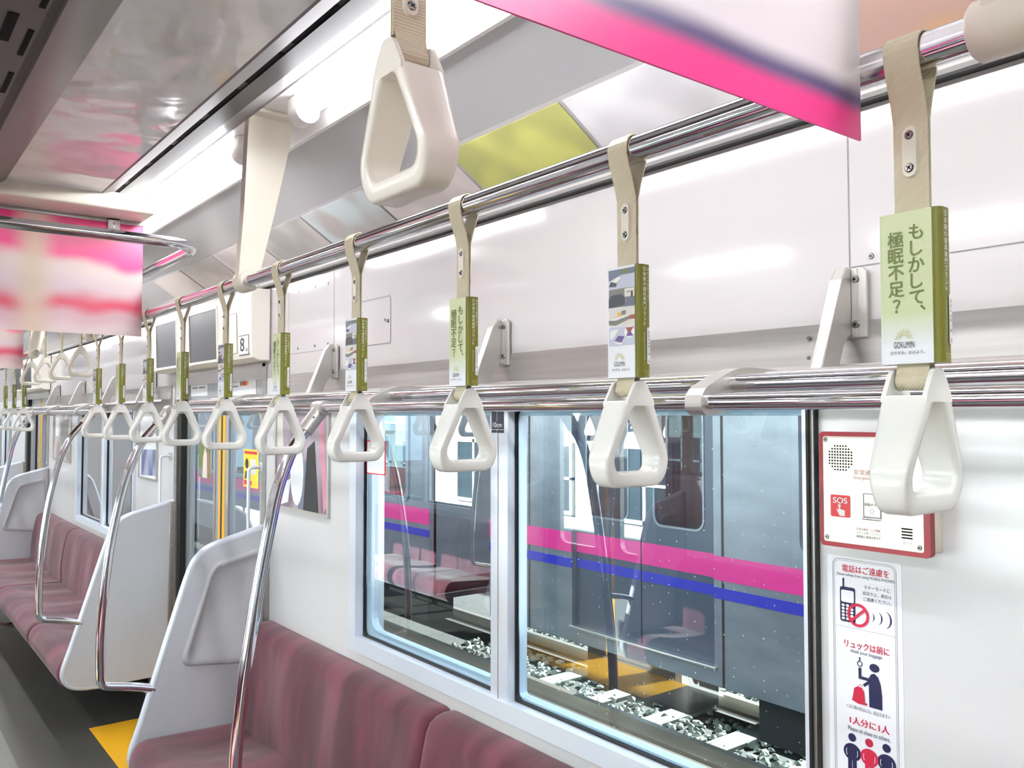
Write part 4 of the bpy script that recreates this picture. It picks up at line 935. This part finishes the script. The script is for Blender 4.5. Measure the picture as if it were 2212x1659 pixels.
tag(q.build('ruler_sticker'), 'dark navy sticker reading 10cm beside the window mullion', 'sticker')
# grab handles at the door posts
for y, z0, l in ((3.462, .80, 'pale vertical grab handle beside the near door edge'), (4.735, .78, 'pale vertical grab handle on the far side of the door bay')):
    root = thing('door_grab_handle', l, 'grab handle', (1.31, y, z0), 'grab handles at the door posts')
    q = MB(); q.tube(arc_path([(W, y, 1.365), (1.306, y, 1.365), (1.306, y, 1.0), (1.306, y, z0), (W, y, z0)], .018, 5), .0072, 'frame', 12); q.build('bar', root)
    for z in (1.365, z0): q = MB(); q.box(W - .006, W + .001, y - .02, y + .02, z - .02, z + .02, 'steel', .002); q.build('mount', root)

# ------------------------------------------------------------------ emergency intercom
root = thing('intercom_box', 'red-rimmed emergency intercom box on the white wall beside the window', 'intercom', (1.335, .737, 1.457))
q = MB(); q.box(1.318, W + .0005, .648, .826, 1.365, 1.549, 'cream', .003); q.build('housing', root)
q = MB(); q.ring(rrect(.643, .831, 1.361, 1.553, .008), rrect(.6535, .8255, 1.3685, 1.5455, .004), 'x', 1.3085, 1.3225, 'boxred'); q.build('rim', root)
FX = 1.3105
q = MB(); q.prism(rrect(.6525, .8265, 1.3675, 1.5465, .004), 'x', FX, 1.320, 'boxface')
fp = lambda a, b: (FX - .0004, -a, b); fp2 = lambda a, b: (FX - .0008, -a, b); fp3 = lambda a, b: (FX - .0012, -a, b)
counts = [5, 7, 9, 9, 9, 9, 9, 7, 5]
for r_, n in enumerate(counts):
    for i in range(n): poly2(q, circ(-.7925 + (i - (n - 1) / 2) * .0050, 1.5095 + (4 - r_) * .00495, .00155, 8), fp, 'black')
text(q, '非常通報器', fp, .011, 'brown', width=.050, cx=-.7440, cy=1.4870, maxh=.0095); text(q, 'Emergency intercom', fp, .008, 'brown', width=.058, cx=-.7395, cy=1.4775, maxh=.0072)
poly2(q, rrect(-.8115, -.7760, 1.4110, 1.4475, .003), fp, 'sosred'); text(q, 'SOS', fp2, .013, 'white', width=.0255, bold=.02, cx=-.7938, cy=1.4385, maxh=.0098)
hx, hz = -.7935, 1.4215
band(q, circ(hx - .0015, hz + .0085, .0026, 14) + [(hx + .0011, hz + .0085)], .0007, fp2, 'white')
poly2(q, [(hx - .0030, hz + .009), (hx - .0026, hz + .0102), (hx - .0006, hz + .0102), (hx - .0002, hz + .009), (hx - .0002, hz + .0030), (hx + .0080, hz + .0012), (hx + .0086, hz - .0002), (hx + .0082, hz - .0085), (hx - .0012, hz - .0085), (hx - .0048, hz - .0020), (hx - .0066, hz + .0020), (hx - .0056, hz + .0032), (hx - .0030, hz + .0010)], fp3, 'white')
text(q, '非常の場合、上の通報', fp, .005, 'brown', width=.041, cx=-.7450, cy=1.3945, maxh=.0045); text(q, 'ボタンを押して下さい。', fp, .005, 'greyink', width=.043, cx=-.7440, cy=1.3885, maxh=.0045); text(q, '乗務員と連絡出来ます。', fp, .005, 'ink', width=.043, cx=-.7440, cy=1.3825, maxh=.0045)
for i in range(4): poly2(q, rrect(-.6895, -.6715, 1.4015 - i * .0047, 1.4037 - i * .0047, .001), fp, 'black')
text(q, 'マイク', fp, .008, 'greyink', width=.0150, cx=-.6805, cy=1.3805, maxh=.0055)
q.build('face_plate', root)
q = MB(); q.ring(rrect(.7225, .7525, 1.4145, 1.4535, .0015), rrect(.7237, .7513, 1.4160, 1.4523, .001), 'x', FX - .0015, FX + .001, 'greyink'); q.box(FX - .001, FX + .001, .7237, .7513, 1.416, 1.4523, 'boxface'); bp_ = lambda a, b: (FX - .0014, -a, b)
text(q, '通報ボタン', bp_, .006, 'ink', width=.0265, cx=-.7375, cy=1.4355, maxh=.0052)
hv = [(-.7425, 1.4255), (-.7375, 1.4300), (-.7325, 1.4255), (-.7352, 1.4255), (-.7352, 1.4215), (-.7398, 1.4215), (-.7398, 1.4255), (-.7425, 1.4255)]; band(q, hv, .0005, bp_, 'greyink')
q.build('button_cover', root)
q = MB(); q.tube([(FX - .002, .7535, 1.4130), (FX - .002, .738, 1.4130), (FX - .002, .7225, 1.4130)], .0023, 'chrome', 10); q.build('cover_bar', root)
for y, z in ((.8205, 1.5395), (.6645, 1.5395), (.8195, 1.3755), (.6615, 1.3755)):
    q = MB(); q.disc((FX - .0002, y, z), .0042, 'x', -.0016, 'screw', 14)
    for an in (20, 110):
        ca, sa = math.cos(math.radians(an)) * .0026, math.sin(math.radians(an)) * .0026
        q.add([(FX - .0020, y + ca - sa * .2, z + sa + ca * .2), (FX - .0020, y + ca + sa * .2, z + sa - ca * .2), (FX - .0020, y - ca + sa * .2, z - sa - ca * .2), (FX - .0020, y - ca - sa * .2, z - sa + ca * .2)], [(0, 1, 2, 3)], 'black')
    q.build('screw', root)
# ------------------------------------------------------------------ manners sign below it
X = W - .0006
q = MB(); q.prism(rrect(.7165, .8500, .86, 1.3380, .003), 'x', W - .0008, W, 'sticker')
f1 = lambda a, b: (W - .0012, -a, b); f2 = lambda a, b: (W - .0016, -a, b); f3 = lambda a, b: (W - .0020, -a, b); f4 = lambda a, b: (W - .0024, -a, b)
for g, wd, k in ((0, .0008, 'greyink'), (.0028, .0006, 'greyink')):
    band(q, rrect(-.8395 + g, -.7255 - g, .80, 1.3335 - g, .012 - g, 6)[:14], wd, f1, k)
    band(q, [(-.8395 + g, 1.3215), (-.8395 + g, .865)], wd, f1, k); band(q, [(-.7255 - g, 1.3215), (-.7255 - g, .865)], wd, f1, k)
text(q, '電話はご遠慮を', f1, .014, 'red', width=.084, bold=.025, cx=-.7795, cy=1.3180, maxh=.0125)
text(q, 'Please refrain from using MOBILE PHONES.', f1, .008, 'navy', width=.104, cx=-.7795, cy=1.3065, maxh=.0062)
poly2(q, rrect(-.8265, -.7980, 1.2265, 1.2860, .004), f1, 'navy'); poly2(q, rrect(-.8215, -.8180, 1.282, 1.301, .0017), f1, 'navy'); poly2(q, rrect(-.8240, -.8005, 1.2600, 1.2805, .003), f2, 'sticker')
for i in range(3):
    for j in range(5): poly2(q, circ(-.8205 + i * .0080, 1.2545 - j * .0056, .0030, 10, ry=.0023), f2, 'sticker')
band(q, circ(-.7930, 1.2415, .0175, 30) + [(-.7755, 1.2415)], .0048, f3, 'red'); band(q, [(-.8050, 1.2310), (-.7810, 1.2520)], .0048, f3, 'red')
for i, (xw, r) in enumerate(((-.7660, .0085), (-.7525, .0110), (-.7375, .0150))):
    a0 = 1.1; o_ = circ(xw - r * .75, 1.2425, r, 12, -a0, a0); w_ = circ(xw - r * .75 - .0022 - .0006 * i, 1.2425, r, 12, -a0, a0)
    for j in range(11): poly2(q, [o_[j], o_[j + 1], (w_[j + 1][0] + abs(j + 1 - 5.5) / 5.5 * .002, w_[j + 1][1]), (w_[j][0] + abs(j - 5.5) / 5.5 * .002, w_[j][1])], f1, 'navy')
for i, t_ in enumerate(('マナーモードに', '設定の上、通話は', 'ご遠慮ください。')): text(q, t_, f1, .0068, 'ink', width=(.046, .050, .049)[i], cx=-.7590, cy=1.2905 - i * .0098, maxh=.0062)
band(q, [(-.8350, 1.2180), (-.7270, 1.2180)], .0004, f1, 'greyink')
text(q, 'リュックは前に', f1, .014, 'red', width=.080, bold=.03, cx=-.7790, cy=1.1905, maxh=.0130); text(q, 'Hold your baggage.', f1, .008, 'navy', width=.057, cx=-.7790, cy=1.1785, maxh=.0072)
band(q, [(-.7915, 1.1715), (-.7915, 1.1655)], .0026, f1, 'navy'); band(q, circ(-.7915, 1.1605, .0042, 16) + [(-.7873, 1.1605)], .0016, f1, 'navy')
poly2(q, circ(-.7655, 1.1590, .0088, 18, ry=.0070), f1, 'navy')
poly2(q, [(-.7755, 1.0925), (-.7525, 1.0925), (-.7525, 1.115), (-.7545, 1.133), (-.7590, 1.1450), (-.7655, 1.1500), (-.7715, 1.1475), (-.7760, 1.1400)], f1, 'navy')
band(q, [(-.7915, 1.1540), (-.7915, 1.1380), (-.7700, 1.1370)], .0052, f1, 'navy'); band(q, [(-.7850, 1.1255), (-.7710, 1.1370)], .0050, f1, 'navy')
poly2(q, [(-.8065, 1.0965), (-.8050, 1.1020), (-.8020, 1.1180), (-.7960, 1.1220), (-.7880, 1.1210), (-.7840, 1.1150), (-.7825, 1.0975), (-.7780, 1.0965), (-.7800, 1.0935), (-.7950, 1.0930)], f2, 'red'); band(q, circ(-.7905, 1.1225, .0035, 8, 0, math.pi), .0009, f2, 'red')
text(q, '＜スリ等の防止にも、役立ちます＞', f1, .006, 'navy', width=.078, cx=-.7780, cy=1.0850, maxh=.0068)
text(q, '1人分に1人', f1, .014, 'red', width=.070, bold=.03, cx=-.7760, cy=1.0625, maxh=.0130); text(q, 'Please sit close to others.', f1, .008, 'navy', width=.075, cx=-.7770, cy=1.0480, maxh=.0072)
for i, (cx_, k) in enumerate(((-.8075, 'navy'), (-.7765, 'red'), (-.7465, 'navy'))):
    F_ = f2 if k == 'red' else f1
    poly2(q, circ(cx_, 1.0330, .0072, 18, ry=.0070), F_, k); poly2(q, circ(cx_, 1.0085, .0160, 22, ry=.0145), F_, k)
    poly2(q, rrect(cx_ - .0080, cx_ - .0005, .965, .998, .001), F_, k); poly2(q, rrect(cx_ + .0005, cx_ + .0080, .965, .998, .001), F_, k)
    for s_ in (-1, 1): band(q, [(cx_ + s_ * .0095, 1.013), (cx_ + s_ * .0105, 1.008), (cx_ + s_ * .0090, 1.002)], .0010, f3, 'sticker')
tag(q.build('manners_sign'), 'tall white manners sign with phone, baggage and seat pictograms under the intercom', 'sign')
# round-cornered hatch in the upper wall
def lean(z): return W - (z - 1.735) / .383 * 0.002
q = MB(); O = rrect(2.386, 2.62, 1.815, 1.962, .01)
q.add([(lean(z) - .0012, y, z) for y, z in O], [list(range(len(O)))], 'wall_up'); q.add([(lean(z) - .0006, 2.503 + (y - 2.503) * 1.015, 1.8885 + (z - 1.8885) * 1.02) for y, z in O], [list(range(len(O)))], 'greyink')
q.disc((lean(1.885) - .0012, 2.40, 1.885), .0065, 'x', -.004, 'screw', 14)
tag(q.build('wall_hatch'), 'small square white hatch with a silver knob in the upper wall', 'hatch')

# ------------------------------------------------------------------ outside
GZ = -1.15
q = MB(); q.box(-30, 40, -25, 45, GZ - .3, GZ, 'ground'); struct(q.build('ground'))
rs = random.Random(3); q = MB()
ico = bmesh.new(); bmesh.ops.create_icosphere(ico, subdivisions=1, radius=1.0); IV = [v.co.copy() for v in ico.verts]; ico.verts.index_update(); IF = [[v.index for v in f.verts] for f in ico.faces]; ico.free()
for i in range(7500):
    x = rs.uniform(2.2, 8.2); y = rs.uniform(-1.0, 8.5)
    if abs(x - 5.30) < .11 or abs(x - 6.40) < .11: continue
    r = rs.uniform(.018, .042); sx, sy, sz = r * rs.uniform(.8, 1.5), r * rs.uniform(.8, 1.5), r * rs.uniform(.6, 1.0); a = rs.uniform(0, 6.3); c_, s_ = math.cos(a), math.sin(a)
    jit = [rs.uniform(.75, 1.2) for _ in IV]
    q.add([(x + (v.x * sx * c_ - v.y * sy * s_) * j, y + (v.x * sx * s_ + v.y * sy * c_) * j, GZ + .015 + v.z * sz * j) for v, j in zip(IV, jit)], IF, 'stone')
tag(q.build('track_ballast'), 'grey white ballast stones between the two trains', 'ballast', None, 'stuff')
for x, l in ((5.30, 'nearer steel rail under the neighbouring train'), (6.40, 'farther steel rail under the neighbouring train')):
    q = MB(); q.prism([(x - .06, GZ), (x + .06, GZ), (x + .055, GZ + .015), (x + .012, GZ + .03), (x + .010, GZ + .105), (x + .033, GZ + .115), (x + .033, GZ + .145), (x - .033, GZ + .145), (x - .033, GZ + .115), (x - .010, GZ + .105), (x - .012, GZ + .03), (x - .055, GZ + .015)], 'y', -25, 45, 'rail'); q.shift(0, 0, .036); tag(q.build('track_rail'), l, 'rail')
q = MB(); q.prism([(4.85, GZ - .1), (6.85, GZ - .1), (6.83, GZ + .035), (4.87, GZ + .035)], 'y', -.11, .11, 'conc', .01); me0 = q.build('railway_sleeper')
for i in range(12):
    o = me0 if i == 0 else me0.copy()
    if i: COL.objects.link(o)
    o.location = (0, -1.2 + .72 * i, 0); tag(o, 'pale concrete sleeper under the neighbouring train', 'sleeper', 'sleepers of the neighbouring track')
def train_car(y0, y1, wins, doors, label):
    root = thing('train_car', label, 'train', (5.95, (y0 + y1) / 2, -.2), 'cars of the neighbouring train')
    q = MB()
    for xa, xb in ((4.55, 4.63), (7.27, 7.35)):
        y = y0
        for a, b, t in sorted([(a, b, 'w') for a, b in wins] + [(a, b, 'd') for a, b in doors]):
            q.box(xa, xb, y, a, -.2, 2.35, 'body')
            if t == 'w': q.box(xa, xb, a, b, -.2, .72, 'body'); q.box(xa, xb, a, b, 1.70, 2.35, 'body')
            else: q.box(xa, xb, a, b, -.2, -.09, 'body'); q.box(xa, xb, a, b, 1.85, 2.35, 'body')
            y = b
        q.box(xa, xb, y, y1, -.2, 2.35, 'body')
    q.box(4.6, 7.3, y0, y0 + .05, -.2, 2.4, 'body'); q.box(4.6, 7.3, y1 - .05, y1, -.2, 2.4, 'body'); q.build('body_shell', root)
    q = MB(); q.prism([(4.55, 2.35), (4.75, 2.55), (5.3, 2.65), (6.6, 2.65), (7.15, 2.55), (7.35, 2.35)], 'y', y0, y1, 'roof'); q.build('roof', root)
    q = MB(); q.box(4.63, 7.27, y0, y1, -.19, -.05, 'tin'); q.box(4.63, 5.1, y0 + .3, y1 - .3, -.05, .38, 'tpink', .05); q.box(6.8, 7.27, y0 + .3, y1 - .3, -.05, .38, 'tpink', .05); q.box(4.63, 4.7, y0 + .3, y1 - .3, .38, .70, 'tpink', .03); q.build('interior', root)
    for k, za, zb in (('pink', .497, .654), ('blue', .375, .447)):
        q = MB(); y = y0
        for a, b in sorted(doors): q.box(4.543, 4.5505, y, a, za, zb, k); y = b
        q.box(4.543, 4.5505, y, y1, za, zb, k); q.build('stripe', root)
    for a, b in doors:
        m = (a + b) / 2
        for c, d in ((a, m - .006), (m + .006, b)):
            f = MB(); wi = rrect(c + .13, d - .13, .80, 1.62, .07); f.ring(rrect(c, d, -.085, 1.85, .002), wi, 'x', 4.600, 4.625, 'tdoor'); f.ring(rrect(c + .115, d - .115, .785, 1.635, .08), wi, 'x', 4.594, 4.602, 'body')
            for k, za, zb in (('pink', .497, .654), ('blue', .375, .447)): f.box(4.597, 4.6005, c, d, za, zb, k)
            fo = f.build('door_leaf', root); g = MB(); g.box(4.610, 4.614, c + .12, d - .12, .79, 1.63, 'glasst'); g.build('pane', fo)
        f = MB(); f.box(4.53, 4.60, a - .02, b + .02, -.095, -.075, 'steel', .003); f.build('door_sill', root)
    for a, b in wins:
        f = MB(); f.ring(rrect(a - .03, b + .03, .69, 1.73, .09), rrect(a + .02, b - .02, .74, 1.68, .08), 'x', 4.535, 4.60, 'body'); fo = f.build('window_frame', root)
        g = MB(); g.box(4.585, 4.59, a, b, .72, 1.70, 'glasst'); g.build('pane', fo)
    q = MB()
    for xx in (3.60, 5.62): 
        if y0 < xx < y1: q.box(4.545, 4.552, xx, xx + .014, -.2, 1.75, 'dark')
    for i in range(int((y1 - y0) / 1.7)):
        a = y0 + .6 + i * 1.7; q.box(4.9, 5.25, a, a + 1.1, -.62, -.2, 'dark', .02)
    q.box(4.8, 7.1, y0 + .2, y1 - .2, -.3, -.2, 'dark'); q.build('underfloor', root)
    return root
train_car(-10.0, 6.19, [(-5.2, -3.6), (1.35, 3.04)], [(-1.6, -.2), (3.68, 5.09)], 'neighbouring train car with pink and blue stripes, seen through the right-hand pane')
train_car(7.2, 22.0, [(7.62, 9.3), (11.6, 13.2), (16.0, 17.6)], [(9.8, 11.1)], 'neighbouring train car with pink and blue stripes, seen through the left-hand pane')
def building(x, face, y0, y1, label, base, rows, cw, pitch, top=.42):
    root = thing('building', label, 'building', (x, (y0 + y1) / 2, GZ))
    q = MB(); x2 = x + 4 * face; q.box(min(x, x2), max(x, x2), y0, y1, GZ, rows[-1][1] + top, base); q.box(min(x - .35 * face, x2), max(x - .35 * face, x2), y0, y1, rows[-1][1] + top - .16, rows[-1][1] + top + .06, 'bwhite'); q.build('walls', root)
    for z0, z1 in rows:
        y = y0 + .6
        while y + cw < y1:
            f = MB(); e = .07 * face
            xa, xb = sorted((x - e, x + .02 * face)); f.ring([(y, z0), (y + cw, z0), (y + cw, z1), (y, z1)], [(y + .07, z0 + .07), (y + cw - .07, z0 + .07), (y + cw - .07, z1 - .07), (y + .07, z1 - .07)], 'x', xa, xb, 'bwhite')
            f.box(xa, xb, y + cw / 2 - .035, y + cw / 2 + .035, z0, z1, 'bwhite'); f.box(xa, xb, y, y + cw, (z0 + z1) / 2 - .025, (z0 + z1) / 2 + .025, 'bwhite'); fo = f.build('window', root)
            g = MB(); xa, xb = sorted((x - .03 * face, x - .002 * face)); g.box(xa, xb, y + .05, y + cw - .05, z0 + .05, z1 - .05, 'bglass'); g.build('pane', fo)
            y += pitch
    return root
building(13.5, 1, -4, 30, 'low cream building with white-framed windows beyond the neighbouring train', 'bwall', [(-.6, .86)], 2.0, 2.7)
building(-7.5, -1, -6, 16, 'white building on the opposite side, mirrored in the window', 'bwhite', [(-.2, 1.1), (1.7, 2.8), (3.8, 4.9)], 1.3, 2.4, 1.2)
